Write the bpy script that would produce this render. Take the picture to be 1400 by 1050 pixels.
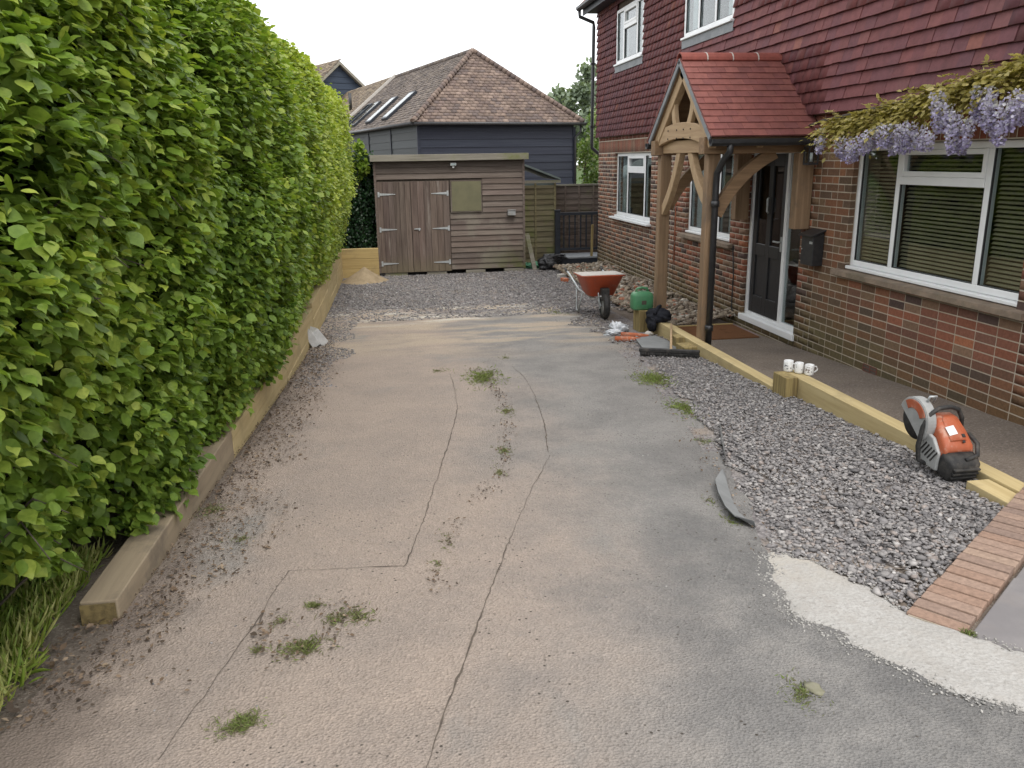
import bpy, bmesh, math, random
import numpy as np
from mathutils import Vector, Matrix
random.seed(7); rng = np.random.default_rng(11)
for o in list(bpy.data.objects): bpy.data.objects.remove(o)
scene = bpy.context.scene; COL = scene.collection
rad = math.radians
# ------------------------------------------------------------------ camera
F_PX = 1111.36; CAM = np.array([0, 0, 2.1])
yaw, pitch, roll = rad(8.8816), rad(15.4347), rad(-0.9229)
cw = np.array([math.sin(yaw)*math.cos(pitch), math.cos(yaw)*math.cos(pitch), -math.sin(pitch)])
r0 = np.array([math.cos(yaw), -math.sin(yaw), 0]); u0 = np.cross(r0, cw)
cr = math.cos(roll)*r0 + math.sin(roll)*u0; cu = -math.sin(roll)*r0 + math.cos(roll)*u0
cam = bpy.data.objects.new('camera', bpy.data.cameras.new('camera')); COL.objects.link(cam)
cam.matrix_world = Matrix(((cr[0], cu[0], -cw[0], CAM[0]), (cr[1], cu[1], -cw[1], CAM[1]), (cr[2], cu[2], -cw[2], CAM[2]), (0, 0, 0, 1)))
cam.data.sensor_fit = 'HORIZONTAL'; cam.data.sensor_width = 36; cam.data.lens = 36*F_PX/1400
cam.data.clip_end = 2000; cam.data.clip_start = .05
scene.camera = cam
scene.cycles.max_bounces = 7; scene.cycles.transparent_max_bounces = 8; scene.cycles.diffuse_bounces = 3
# ------------------------------------------------------------------ sky, sun, exposure
SUN_EL, SUN_AZ = rad(60), rad(160)      # azimuth measured clockwise from +Y
wd = bpy.data.worlds.new('World'); scene.world = wd; wd.use_nodes = True
nt = wd.node_tree; nt.nodes.clear()
sky = nt.nodes.new('ShaderNodeTexSky'); sky.sky_type = 'NISHITA'; sky.sun_disc = False
sky.sun_elevation = SUN_EL; sky.sun_rotation = SUN_AZ; sky.dust_density = 4; sky.air_density = 1.0
cl = nt.nodes.new('ShaderNodeTexNoise'); cl.inputs['Scale'].default_value = 2.2; cl.inputs['Detail'].default_value = 6
cr1 = nt.nodes.new('ShaderNodeValToRGB'); cr1.color_ramp.elements[0].position = .3; cr1.color_ramp.elements[1].position = .75
cr1.color_ramp.elements[0].color = (10.5, 10.8, 11.2, 1); cr1.color_ramp.elements[1].color = (14, 14, 14, 1)
mx = nt.nodes.new('ShaderNodeMix'); mx.data_type = 'RGBA'; mx.inputs[0].default_value = .86
bg = nt.nodes.new('ShaderNodeBackground'); bg.inputs['Strength'].default_value = .1
wo = nt.nodes.new('ShaderNodeOutputWorld')
nt.links.new(cl.outputs['Fac'], cr1.inputs['Fac'])
nt.links.new(sky.outputs['Color'], mx.inputs[6]); nt.links.new(cr1.outputs['Color'], mx.inputs[7])
nt.links.new(mx.outputs[2], bg.inputs['Color']); nt.links.new(bg.outputs['Background'], wo.inputs['Surface'])
sl = bpy.data.lights.new('sun', 'SUN'); sl.energy = 1.2; sl.angle = rad(25); sl.color = (1, .96, .9)
so = bpy.data.objects.new('sun', sl); COL.objects.link(so)
sd = Vector((math.sin(SUN_AZ)*math.cos(SUN_EL), math.cos(SUN_AZ)*math.cos(SUN_EL), math.sin(SUN_EL)))
so.rotation_euler = sd.to_track_quat('Z', 'Y').to_euler(); so.location = (0, -5, 30)
vs = scene.view_settings
scene.display_settings.display_device = 'sRGB'
vs.view_transform = 'Standard'; vs.look = 'None'; vs.exposure = .74; vs.gamma = 1; vs.use_curve_mapping = False
# ------------------------------------------------------------------ pixel -> place helpers
def ray(x, y): return (x-700)/F_PX*cr - (y-525)/F_PX*cu + cw
def atX(x, y, v): d = ray(x, y); return CAM + d*(v-CAM[0])/d[0]
def atY(x, y, v): d = ray(x, y); return CAM + d*(v-CAM[1])/d[1]
def atZ(x, y, v): d = ray(x, y); return CAM + d*(v-CAM[2])/d[2]
ZY = [-60, -5, 0, 3, 5.3, 6.5, 9, 12, 17, 30, 300]; ZZ = [1.5, .70, .455, .29, .175, .115, 0., -.09, -.16, -.2, -.3]
def zg(y): return np.interp(y, ZY, ZZ)
def G(x, y, dz=0):
    z = 0.
    for i in range(60):
        p = atZ(x, y, z); z = .5*z+.5*(float(zg(p[1]))+dz)
    return p
def proj(P):
    P = np.atleast_2d(np.asarray(P, float))-CAM; z = P@cw; zz = np.where(z > .05, z, .05)
    return 700+F_PX*(P@cr)/zz, 525-F_PX*(P@cu)/zz, z
def inframe(P, m=10):
    x, y, z = proj(P); return (z > .1) & (x > -m) & (x < 1400+m) & (y > -m) & (y < 1050+m)
# ------------------------------------------------------------------ object helpers
def link(o, parent=None):
    COL.objects.link(o)
    if parent is not None: o.parent = parent
    return o
def tag(o, label=None, cat=None, group=None, kind=None):
    if label: o['label'] = label
    if cat: o['category'] = cat
    if group: o['group'] = group
    if kind: o['kind'] = kind
    return o
def thing(name, label, cat, group=None, loc=(0, 0, 0), rz=0):
    o = bpy.data.objects.new(name, None); o.empty_display_size = .1
    o.location = loc; o.rotation_euler = (0, 0, rz); link(o); return tag(o, label, cat, group)
class MB:
    def __init__(s): s.v = []; s.f = []; s.sm = []
    def add(s, vs_, fs_, smooth=False):
        b = len(s.v); s.v += [tuple(map(float, p)) for p in vs_]
        for f in fs_: s.f.append(tuple(i+b for i in f)); s.sm.append(smooth)
        return s
    def box(s, lo, hi):
        (a, b, c), (d, e, f) = lo, hi
        return s.add([(a,b,c),(d,b,c),(d,e,c),(a,e,c),(a,b,f),(d,b,f),(d,e,f),(a,e,f)],
                     [(0,3,2,1),(4,5,6,7),(0,1,5,4),(1,2,6,5),(2,3,7,6),(3,0,4,7)])
    def obox(s, c, ax, ay, az):
        c, ax, ay, az = map(np.array, (c, ax, ay, az)); vs_ = []
        for k in (-1, 1):
            for (i, j) in ((-1,-1),(1,-1),(1,1),(-1,1)): vs_.append(c+i*ax+j*ay+k*az)
        return s.add(vs_, [(0,3,2,1),(4,5,6,7),(0,1,5,4),(1,2,6,5),(2,3,7,6),(3,0,4,7)])
    def beam(s, p, q, w, h, up=(0, 0, 1)):
        p, q, up = map(lambda a: np.array(a, float), (p, q, up)); d = q-p; L = np.linalg.norm(d); d /= L
        sd_ = np.cross(d, up); sd_ /= np.linalg.norm(sd_); u_ = np.cross(sd_, d)
        return s.obox((p+q)/2, sd_*w/2, d*L/2, u_*h/2)
    def tube(s, pts, r, n=8, caps=True, smooth=True):
        pts = [np.array(p, float) for p in pts]; m = len(pts); rr = r if hasattr(r, '__len__') else [r]*m
        vs_ = []; ref = None
        for i, p in enumerate(pts):
            t = pts[min(i+1, m-1)]-pts[max(i-1, 0)]; t /= np.linalg.norm(t)+1e-9
            if ref is None:
                a = np.array([0, 0, 1.]) if abs(t[2]) < .9 else np.array([1., 0, 0]); ref = np.cross(t, a)
            ref = ref-t*np.dot(ref, t); ref /= np.linalg.norm(ref)+1e-9; b = np.cross(t, ref)
            for k in range(n):
                an = 2*math.pi*k/n; vs_.append(p+rr[i]*(math.cos(an)*ref+math.sin(an)*b))
        fs_ = [(i*n+k, i*n+(k+1) % n, (i+1)*n+(k+1) % n, (i+1)*n+k) for i in range(m-1) for k in range(n)]
        s.add(vs_, fs_, smooth)
        if caps:
            b = len(s.v)-m*n
            s.f.append(tuple(b+k for k in range(n))[::-1]); s.sm.append(False)
            s.f.append(tuple(b+(m-1)*n+k for k in range(n))); s.sm.append(False)
        return s
    def lathe(s, prof, n=20, c=(0, 0, 0), ax=2):
        vs_ = []
        for (r, h) in prof:
            for k in range(n):
                a = 2*math.pi*k/n; p = [r*math.cos(a), r*math.sin(a), h]
                if ax == 0: p = [p[2], p[0], p[1]]
                if ax == 1: p = [p[0], p[2], p[1]]
                vs_.append((p[0]+c[0], p[1]+c[1], p[2]+c[2]))
        m = len(prof); fs_ = [(i*n+k, i*n+(k+1) % n, (i+1)*n+(k+1) % n, (i+1)*n+k) for i in range(m-1) for k in range(n)]
        return s.add(vs_, fs_, True)
    def prism(s, poly, fr, d0, d1):
        """poly: 2-D outline; fr(a,b,d)->xyz"""
        n = len(poly); vs_ = [fr(a, b, d0) for a, b in poly]+[fr(a, b, d1) for a, b in poly]
        fs_ = [tuple(range(n))[::-1], tuple(range(n, 2*n))]+[(i, (i+1) % n, n+(i+1) % n, n+i) for i in range(n)]
        return s.add(vs_, fs_)
    def loft(s, rings, caps=True, smooth=True):
        n = len(rings[0]); vs_ = [p for r_ in rings for p in r_]
        fs_ = [(i*n+k, i*n+(k+1) % n, (i+1)*n+(k+1) % n, (i+1)*n+k) for i in range(len(rings)-1) for k in range(n)]
        b = len(s.v); s.add(vs_, fs_, smooth)
        if caps:
            s.f.append(tuple(b+k for k in range(n))[::-1]); s.sm.append(False)
            s.f.append(tuple(b+(len(rings)-1)*n+k for k in range(n))); s.sm.append(False)
        return s
    def mesh(s, name, fixn=True):
        me = bpy.data.meshes.new(name); me.from_pydata(s.v, [], s.f)
        me.polygons.foreach_set('use_smooth', s.sm)
        if fixn:
            bm = bmesh.new(); bm.from_mesh(me); bmesh.ops.recalc_face_normals(bm, faces=bm.faces); bm.to_mesh(me); bm.free()
        me.update(); return me
    def build(s, name, mat, parent=None, bevel=0, fixn=True, seg=2):
        me = s.mesh(name, fixn); me.materials.append(mat)
        o = bpy.data.objects.new(name, me); link(o, parent)
        if bevel:
            b = o.modifiers.new('bevel', 'BEVEL'); b.width = bevel; b.segments = seg; b.limit_method = 'ANGLE'; b.angle_limit = rad(40)
        return o
def npmesh(name, V, Q, mat, parent=None, smooth=False, col=None, tint=None):
    """V (N,3), Q (M,k) constant-size polygons or list of such arrays"""
    Qs = Q if isinstance(Q, list) else [Q]
    me = bpy.data.meshes.new(name); V = np.ascontiguousarray(V, np.float32)
    me.vertices.add(len(V)); me.vertices.foreach_set('co', V.ravel())
    loops = np.concatenate([q.ravel() for q in Qs]).astype(np.int32)
    sizes = np.concatenate([np.full(len(q), q.shape[1]) for q in Qs]).astype(np.int32)
    me.loops.add(len(loops)); me.loops.foreach_set('vertex_index', loops)
    me.polygons.add(len(sizes)); st = np.concatenate([[0], np.cumsum(sizes)[:-1]]).astype(np.int32)
    me.polygons.foreach_set('loop_start', st); me.polygons.foreach_set('loop_total', sizes)
    if smooth: me.polygons.foreach_set('use_smooth', np.ones(len(sizes), bool))
    if col is not None:
        a = me.attributes.new('col', 'FLOAT_COLOR', 'POINT'); c4 = np.ones((len(V), 4), np.float32); c4[:, :3] = col; a.data.foreach_set('color', c4.ravel())
    if tint is not None:
        a = me.attributes.new('tint', 'FLOAT', 'POINT'); a.data.foreach_set('value', np.ascontiguousarray(tint, np.float32))
    me.update(calc_edges=True); me.validate(); me.materials.append(mat)
    o = bpy.data.objects.new(name, me); return link(o, parent)
BOXF = np.array([(0,3,2,1),(4,5,6,7),(0,1,5,4),(1,2,6,5),(2,3,7,6),(3,0,4,7)])
def boxes(C, AX, AY, AZ):
    """many oriented boxes: centres and half-axis vectors (N,3)"""
    C, AX, AY, AZ = [np.asarray(a, float) for a in (C, AX, AY, AZ)]; n = len(C); vs_ = []
    for k in (-1, 1):
        for (i, j) in ((-1,-1),(1,-1),(1,1),(-1,1)): vs_.append(C+i*AX+j*AY+k*AZ)
    V = np.stack(vs_, 1).reshape(-1, 3); Q = (BOXF[None]+8*np.arange(n)[:, None, None]).reshape(-1, 4); return V, Q
t_ = (1+5**.5)/2
ICO = np.array([(-1,t_,0),(1,t_,0),(-1,-t_,0),(1,-t_,0),(0,-1,t_),(0,1,t_),(0,-1,-t_),(0,1,-t_),(t_,0,-1),(t_,0,1),(-t_,0,-1),(-t_,0,1)])/1.902
ICF = np.array([(0,11,5),(0,5,1),(0,1,7),(0,7,10),(0,10,11),(1,5,9),(5,11,4),(11,10,2),(10,7,6),(7,1,8),(3,9,4),(3,4,2),(3,2,6),(3,6,8),(3,8,9),(4,9,5),(2,4,11),(6,2,10),(8,6,7),(9,8,1)])
def rotmats(n):
    q = rng.normal(size=(n, 4)); q /= np.linalg.norm(q, axis=1)[:, None]; a, b, c, d = q.T
    return np.stack([np.stack([1-2*(c*c+d*d), 2*(b*c-a*d), 2*(b*d+a*c)], 1), np.stack([2*(b*c+a*d), 1-2*(b*b+d*d), 2*(c*d-a*b)], 1), np.stack([2*(b*d-a*c), 2*(c*d+a*b), 1-2*(b*b+c*c)], 1)], 1)
def stones(P, S, flat=.6, jit=.3):
    n = len(P); T = ICO[None]*(1+jit*rng.uniform(-1, 1, (n, 12, 1)))
    T = T*np.stack([rng.uniform(.75, 1.3, n), rng.uniform(.6, 1, n), rng.uniform(.4, .8, n)], 1)[:, None, :]
    T = np.einsum('nij,nkj->nki', rotmats(n), T); T[:, :, 2] *= flat
    V = (T*np.asarray(S)[:, None, None]+np.asarray(P)[:, None, :]).reshape(-1, 3)
    return V, (ICF[None]+12*np.arange(n)[:, None, None]).reshape(-1, 3)
def unit(a): return a/(np.linalg.norm(a, axis=-1, keepdims=True)+1e-9)
# leaf: base, mid ribs and margin; x = width, y = length, z = normal
LV = np.array([(0,0,0),(.34,.28,.06),(.42,.62,.03),(0,1.05,-.12),(-.42,.62,.03),(-.34,.28,.06),(0,.3,-.02),(0,.65,-.05)])
LT = np.array([(0,1,6),(0,6,5),(2,3,7),(7,3,4)]); LQ = np.array([(1,2,7,6),(6,7,4,5)])
def leaves(P, N, T, S, shape=LV, aspect=1.0):
    """P base points, N normals, T tip directions, S sizes"""
    T = unit(T); N = unit(N-T*np.sum(N*T, 1)[:, None]); W = np.cross(T, N); n = len(P)
    bend = rng.uniform(.3, 1.6, n)[:, None]
    V = P[:, None]+S[:, None, None]*(shape[None, :, 0, None]*aspect*W[:, None]+shape[None, :, 1, None]*T[:, None]+(shape[None, :, 2]*bend)[:, :, None]*N[:, None])
    o = 8*np.arange(n)[:, None, None]
    return V.reshape(-1, 3), [(LT[None]+o).reshape(-1, 3), (LQ[None]+o).reshape(-1, 4)]
_m = [(.10, .20), (.27, .37), (.47, .42), (.67, .35), (.86, .18)]
LV2 = np.array([(0, 0, 0), (0, 1.06, -.16)]+[(w_, y_, .07*w_-.05*y_*y_) for y_, w_ in _m]+[(-w_, y_, .07*w_-.05*y_*y_) for y_, w_ in _m]+[(0, y_, -.035-.06*y_*y_) for y_, w_ in _m])
LT2 = np.array([(0, 2, 12), (0, 12, 7), (6, 1, 16), (16, 1, 11)]); LQ2 = np.array([(2+k, 3+k, 13+k, 12+k) for k in range(4)]+[(12+k, 13+k, 8+k, 7+k) for k in range(4)])
def leaves2(P, N, T, S, aspect=1.0):
    T = unit(T); N = unit(N-T*np.sum(N*T, 1)[:, None]); W = np.cross(T, N); n = len(P); bend = rng.uniform(.3, 2.2, n)[:, None]
    V = P[:, None]+S[:, None, None]*(LV2[None, :, 0, None]*aspect*W[:, None]+LV2[None, :, 1, None]*T[:, None]+(LV2[None, :, 2]*bend)[:, :, None]*N[:, None])
    o = 17*np.arange(n)[:, None, None]; return V.reshape(-1, 3), [(LT2[None]+o).reshape(-1, 3), (LQ2[None]+o).reshape(-1, 4)]
def vnoise(x, y, seed=0):
    """cheap smooth 2-D value noise in [0,1]"""
    x = np.asarray(x, float)+seed*17.3; y = np.asarray(y, float)+seed*9.1; xi = np.floor(x); yi = np.floor(y); fx = x-xi; fy = y-yi
    h = lambda a, b: np.modf(np.abs(np.sin(a*127.1+b*311.7+seed)*43758.5453))[0]
    fx = fx*fx*(3-2*fx); fy = fy*fy*(3-2*fy)
    return (h(xi, yi)*(1-fx)+h(xi+1, yi)*fx)*(1-fy)+(h(xi, yi+1)*(1-fx)+h(xi+1, yi+1)*fx)*fy
# ------------------------------------------------------------------ materials
class NT:
    def __init__(s, name):
        s.m = bpy.data.materials.new(name); s.m.use_nodes = True; s.t = s.m.node_tree; s.t.nodes.clear()
        s.out = s.n('ShaderNodeOutputMaterial'); s.geo = s.n('ShaderNodeNewGeometry')
    def n(s, t, **k):
        a = s.t.nodes.new(t)
        for q, v in k.items(): setattr(a, q, v)
        return a
    def l(s, a, b): s.t.links.new(a, b)
    def val(s, sock, v):
        if hasattr(v, 'is_output') or isinstance(v, bpy.types.NodeSocket): s.l(v, sock)
        else: sock.default_value = v
    def pos(s, stretch=(1, 1, 1), obj=False):
        mp = s.n('ShaderNodeMapping'); mp.inputs['Scale'].default_value = stretch
        src = s.n('ShaderNodeTexCoord').outputs['Object'] if obj else s.geo.outputs['Position']
        s.l(src, mp.inputs['Vector']); return mp.outputs['Vector']
    def noise(s, scale, detail=5, rough=.6, vec=None, lo=None, hi=None):
        a = s.n('ShaderNodeTexNoise'); a.inputs['Scale'].default_value = scale; a.inputs['Detail'].default_value = detail; a.inputs['Roughness'].default_value = rough
        s.l(vec if vec is not None else s.geo.outputs['Position'], a.inputs['Vector']); o = a.outputs['Fac']
        return s.ramp(o, lo, hi) if lo is not None else o
    def ramp(s, f, lo, hi, a=0., b=1.):
        m = s.n('ShaderNodeMapRange'); m.interpolation_type = 'SMOOTHSTEP'; m.inputs['From Min'].default_value = lo; m.inputs['From Max'].default_value = hi
        m.inputs['To Min'].default_value = a; m.inputs['To Max'].default_value = b; s.val(m.inputs['Value'], f); return m.outputs['Result']
    def math(s, op, a, b=0.):
        m = s.n('ShaderNodeMath', operation=op); s.val(m.inputs[0], a); s.val(m.inputs[1], b); return m.outputs[0]
    def mix(s, f, a, b, mode='MIX'):
        m = s.n('ShaderNodeMix', data_type='RGBA', blend_type=mode); s.val(m.inputs[0], f)
        for k, v in ((6, a), (7, b)):
            if isinstance(v, (tuple, list)): m.inputs[k].default_value = (*v[:3], 1)
            else: s.l(v, m.inputs[k])
        return m.outputs[2]
    def sep(s):
        x = s.n('ShaderNodeSeparateXYZ'); s.l(s.geo.outputs['Position'], x.inputs[0]); return x.outputs
    def attr(s, nm): a = s.n('ShaderNodeAttribute'); a.attribute_name = nm; return a
    def voro(s, scale, feature='F1', vec=None):
        v = s.n('ShaderNodeTexVoronoi'); v.feature = feature; v.inputs['Scale'].default_value = scale
        s.l(vec if vec is not None else s.geo.outputs['Position'], v.inputs['Vector']); return v.outputs
    def bump(s, h, strength=.4, dist=.01):
        b = s.n('ShaderNodeBump'); b.inputs['Strength'].default_value = strength; b.inputs['Distance'].default_value = dist; s.l(h, b.inputs['Height']); return b.outputs['Normal']
    def bsdf(s, col, rough=.7, nrm=None, spec=.3, metal=0., **k):
        p = s.n('ShaderNodeBsdfPrincipled')
        if isinstance(col, (tuple, list)): p.inputs['Base Color'].default_value = (*col[:3], 1)
        else: s.l(col, p.inputs['Base Color'])
        s.val(p.inputs['Roughness'], rough); p.inputs['Specular IOR Level'].default_value = spec; p.inputs['Metallic'].default_value = metal
        if nrm is not None: s.l(nrm, p.inputs['Normal'])
        for q, v in k.items(): s.val(p.inputs[q], v)
        s.l(p.outputs[0], s.out.inputs['Surface']); return p
def basic(name, c1, c2=None, scale=8, stretch=(1, 1, 1), rough=.7, bump=.3, dist=.004, bscale=None, spec=.3, metal=0., lo=.35, hi=.65, dirt=None, dirtscale=3, obj=False, objcol=False):
    n = NT(name); v = n.pos(stretch, obj); c2 = c2 or tuple(x*.8 for x in c1)
    c = n.mix(n.noise(scale, 6, .65, v, lo, hi), c1, c2)
    if objcol:
        oi = n.n('ShaderNodeObjectInfo'); c = n.mix(1., c, oi.outputs['Color'], 'MULTIPLY')
    if dirt: c = n.mix(n.noise(dirtscale, 6, .7, None, .5, .72), c, dirt)
    nr = n.bump(n.noise(bscale or scale*3, 5, .6, v), bump, dist) if bump else None
    n.bsdf(c, rough, nr, spec, metal); return n.m
def attrmat(name, rough=.8, bump=.4, bscale=90, dist=.003, mott=.35, mscale=30, spec=.25, use_obj=False, stretch=(1, 1, 1)):
    """colour from the 'col' attribute (joined pieces) or the object colour (single pieces)"""
    n = NT(name)
    src = n.n('ShaderNodeObjectInfo').outputs['Color'] if use_obj else n.attr('col').outputs['Color']
    v = n.pos(stretch); k = n.noise(mscale, 6, .7, v, .3, .7)
    c = n.mix(k, src, n.mix(1., src, (1-mott, 1-mott, 1-mott), 'MULTIPLY'))
    n.bsdf(c, rough, n.bump(n.noise(bscale, 4, .6, v), bump, dist), spec); return n.m
def leafmat(name, dark, mid, light, trans=.35, rough=.5, spec=.3):
    n = NT(name); a = n.attr('tint').outputs['Fac']
    c = n.mix(n.ramp(a, 0, .5), dark, mid); c = n.mix(n.ramp(a, .5, 1.), c, light)
    c = n.mix(n.noise(60, 3, .5, None, .35, .7), c, n.mix(1., c, (.75, .8, .7), 'MULTIPLY'))
    p = n.bsdf(c, rough, None, spec); t = n.n('ShaderNodeBsdfTranslucent')
    n.l(n.mix(1., c, (1.3, 1.35, .7), 'MULTIPLY'), t.inputs['Color'])
    ms = n.n('ShaderNodeMixShader'); ms.inputs[0].default_value = trans; n.l(p.outputs[0], ms.inputs[1]); n.l(t.outputs[0], ms.inputs[2]); n.l(ms.outputs[0], n.out.inputs['Surface'])
    return n.m
def leafmat_obj(name, trans=.35, rough=.45):
    n = NT(name); oi = n.n('ShaderNodeObjectInfo').outputs['Color']
    c = n.mix(n.noise(60, 3, .5, None, .35, .7), oi, n.mix(1., oi, (.75, .8, .7), 'MULTIPLY'))
    p = n.bsdf(c, rough, None, .3); t = n.n('ShaderNodeBsdfTranslucent'); n.l(n.mix(1., c, (1.3, 1.35, .7), 'MULTIPLY'), t.inputs['Color'])
    ms = n.n('ShaderNodeMixShader'); ms.inputs[0].default_value = trans; n.l(p.outputs[0], ms.inputs[1]); n.l(t.outputs[0], ms.inputs[2]); n.l(ms.outputs[0], n.out.inputs['Surface'])
    return n.m
def glassmat(name, tint=(.8, .85, .85), ior=1.7):
    n = NT(name); tr = n.n('ShaderNodeBsdfTransparent'); tr.inputs[0].default_value = (*tint, 1); gl = n.n('ShaderNodeBsdfGlossy'); gl.inputs['Roughness'].default_value = .02
    lw_ = n.n('ShaderNodeLayerWeight'); fr = n.n('ShaderNodeMath', operation='MULTIPLY_ADD'); n.l(n.math('POWER', lw_.outputs['Facing'], 4.), fr.inputs[0]); fr.inputs[1].default_value = .88; fr.inputs[2].default_value = ((ior-1)/(ior+1))**2; ms = n.n('ShaderNodeMixShader')
    bp = n.bump(n.noise(1.3, 2, .5), .03, .02); n.l(bp, gl.inputs['Normal']); lw_.inputs['Blend'].default_value = .5
    n.l(fr.outputs[0], ms.inputs[0]); n.l(tr.outputs[0], ms.inputs[1]); n.l(gl.outputs[0], ms.inputs[2]); n.l(ms.outputs[0], n.out.inputs['Surface']); return n.m

def drive_mat():
    n = NT('driveway_surface'); x, y, z = n.sep()
    w1 = n.noise(.55, 5, .6); w2 = n.noise(2.2, 6, .65); chips = n.voro(95); chip2 = n.noise(150, 3, .7)
    # dusty pinkish sand lies on the left and middle, bare grey stone shows on the right and far end
    edge = n.math('ADD', x, n.math('MULTIPLY', n.math('SUBTRACT', w1, .5), 2.4))
    edge = n.math('ADD', edge, n.math('MULTIPLY', n.math('SUBTRACT', y, 4.), -.02))
    grey = n.ramp(edge, .2, 1.5)
    dust = n.mix(n.ramp(w2, .35, .68), (.325, .268, .226), (.280, .236, .204))
    stone = n.mix(n.ramp(w2, .35, .7), (.232, .222, .21), (.18, .172, .165))
    c = n.mix(grey, dust, stone)
    c = n.mix(n.noise(1.1, 6, .6, n.pos((1, .6, 1)), .56, .72), c, (.235, .222, .207))
    dk = n.math('MULTIPLY', n.ramp(x, .7, 1.7), n.ramp(y, 6., 3.)); dk = n.math('MULTIPLY', dk, n.ramp(w2, .3, .62))
    c = n.mix(n.math('MULTIPLY', dk, .65), c, (.125, .124, .122))
    # sand spilled across the far end and a pale chalky smear
    far = n.math('MULTIPLY', n.ramp(y, 8.2, 10.), n.noise(1.4, 5, .6, n.pos((.6, 1.6, 1)), .42, .62)); c = n.mix(n.math('MULTIPLY', far, .8), c, (.40, .33, .25))
    ch = n.math('MULTIPLY', n.ramp(y, 10.6, 11.6), n.noise(1.6, 6, .7, n.pos((.5, 2.4, 1)), .5, .66)); c = n.mix(n.math('MULTIPLY', ch, .85), c, (.55, .53, .47))
    # chips and specks
    c = n.mix(n.ramp(chips['Color'], .5, .95), c, n.mix(1., c, (1.16, 1.15, 1.14), 'MULTIPLY')); c = n.mix(n.ramp(chips['Color'], .35, .05), c, n.mix(1., c, (.86, .85, .84), 'MULTIPLY'))
    c = n.mix(n.ramp(chip2, .56, .74), c, n.mix(1., c, (.76, .74, .72), 'MULTIPLY'))
    sp = n.voro(26); c = n.mix(n.math('MULTIPLY', n.ramp(sp['Distance'], .17, .1), n.noise(3, 3, .6, None, .48, .6)), c, (.07, .06, .05))
    # earth washed against the left edge
    el = n.ramp(n.math('ADD', x, n.math('MULTIPLY', w2, -.9)), -1.30, -1.62); c = n.mix(n.math('MULTIPLY', el, .7), c, (.15, .12, .10))
    h = n.math('ADD', n.math('MULTIPLY', chips['Distance'], 1.), n.math('MULTIPLY', chip2, .7))
    n.bsdf(c, .9, n.bump(h, .9, .009), .2); return n.m
def ground_mat():
    n = NT('ground_soil'); k = n.noise(1.2, 6, .65, None, .35, .65); f = n.noise(60, 5, .7)
    c = n.mix(k, (.20, .165, .135), (.15, .125, .105)); c = n.mix(n.ramp(f, .5, .7), c, (.30, .26, .22))
    c = n.mix(n.ramp(f, .42, .3), c, (.08, .065, .055))
    x, y, z = n.sep()
    far = n.ramp(y, 45, 60); c = n.mix(far, c, (.06, .09, .03))
    n.bsdf(c, .95, n.bump(f, .6, .02), .1); return n.m
def conc_mat():
    n = NT('pale_concrete'); k = n.noise(2.5, 6, .65, None, .35, .65); f = n.noise(70, 4, .7); x, y, z = n.sep()
    c = n.mix(k, (.40, .388, .368), (.34, .328, .308)); c = n.mix(n.ramp(f, .42, .66), c, (.31, .295, .275)); c = n.mix(n.noise(9, 6, .7, None, .45, .7), c, (.33, .31, .285)); c = n.mix(n.noise(28, 5, .7, None, .56, .7), c, (.27, .255, .235)); c = n.mix(n.ramp(n.noise(170, 3, .7), .6, .72), c, (.17, .16, .15))
    c = n.mix(n.math('MULTIPLY', n.ramp(y, 2.75, 3.3), n.ramp(n.noise(5, 5, .7), .3, .6)), c, (.40, .365, .315))
    n.bsdf(c, .85, n.bump(n.math('ADD', f, n.voro(60)['Distance']), .6, .006), .2); return n.m
def brickmix(name, use_obj): return attrmat(name, .85, .5, 120, .003, .3, 45, .2, use_obj)
m_drive = drive_mat(); m_ground = ground_mat(); m_conc = conc_mat()
m_brick_o = brickmix('facing_brick', True); m_brick_a = brickmix('facing_brick_mass', False)
m_mortar = basic('mortar', (.47, .405, .325), (.39, .34, .27), 12, bump=.4, bscale=90, dirt=(.36, .31, .23), dirtscale=1.2, rough=.95)
m_tile_o = attrmat('clay_tile', .75, .3, 60, .003, .25, 14, .3, True); m_tile_a = attrmat('clay_tile_mass', .75, .3, 60, .003, .25, 14, .3, False)
m_upvc = basic('white_upvc', (.78, .79, .79), (.74, .75, .75), 3, bump=0, rough=.35, spec=.5)
m_glass = glassmat('window_glass'); m_doorglass = glassmat('door_glass', (.35, .36, .38), 1.6)
m_blackdoor = basic('black_door', (.016, .017, .019), (.022, .023, .025), 5, bump=.05, rough=.35, spec=.5)
m_blackplastic = basic('black_plastic', (.018, .019, .021), (.03, .03, .032), 20, bump=.1, rough=.4, spec=.5)
m_grille = basic('dark_terracotta', (.16, .065, .045), (.11, .05, .038), 20, bump=.2, rough=.9)
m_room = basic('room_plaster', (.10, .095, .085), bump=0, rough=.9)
m_blind = basic('blind_slat', (.42, .345, .215), (.35, .285, .175), 5, bump=0, rough=.5)
m_curtain = basic('net_curtain', (.62, .64, .64), (.5, .52, .52), 6, (1, 6, .3), bump=.2, rough=.9)
def woodmat(name, c1, c2, axis, fine=26, rough=.75, dirt=None, ds=2.0, bump=.35):
    st = [fine, fine, fine]; st[axis] = fine/18.; return basic(name, c1, c2, 1.0, tuple(st), rough, bump, .004, 2.2, dirt=dirt, dirtscale=ds, lo=.3, hi=.7)
m_oak_z = woodmat('oak_upright', (.30, .20, .12), (.20, .13, .075), 2, dirt=(.17, .12, .08)); m_oak_x = woodmat('oak_across', (.29, .185, .105), (.19, .12, .066), 0, dirt=(.17, .115, .07)); m_oak_y = woodmat('oak_along', (.44, .31, .185), (.33, .22, .125), 1)
m_oak_pale = woodmat('oak_gable', (.46, .33, .20), (.34, .23, .13), 2)
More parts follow.
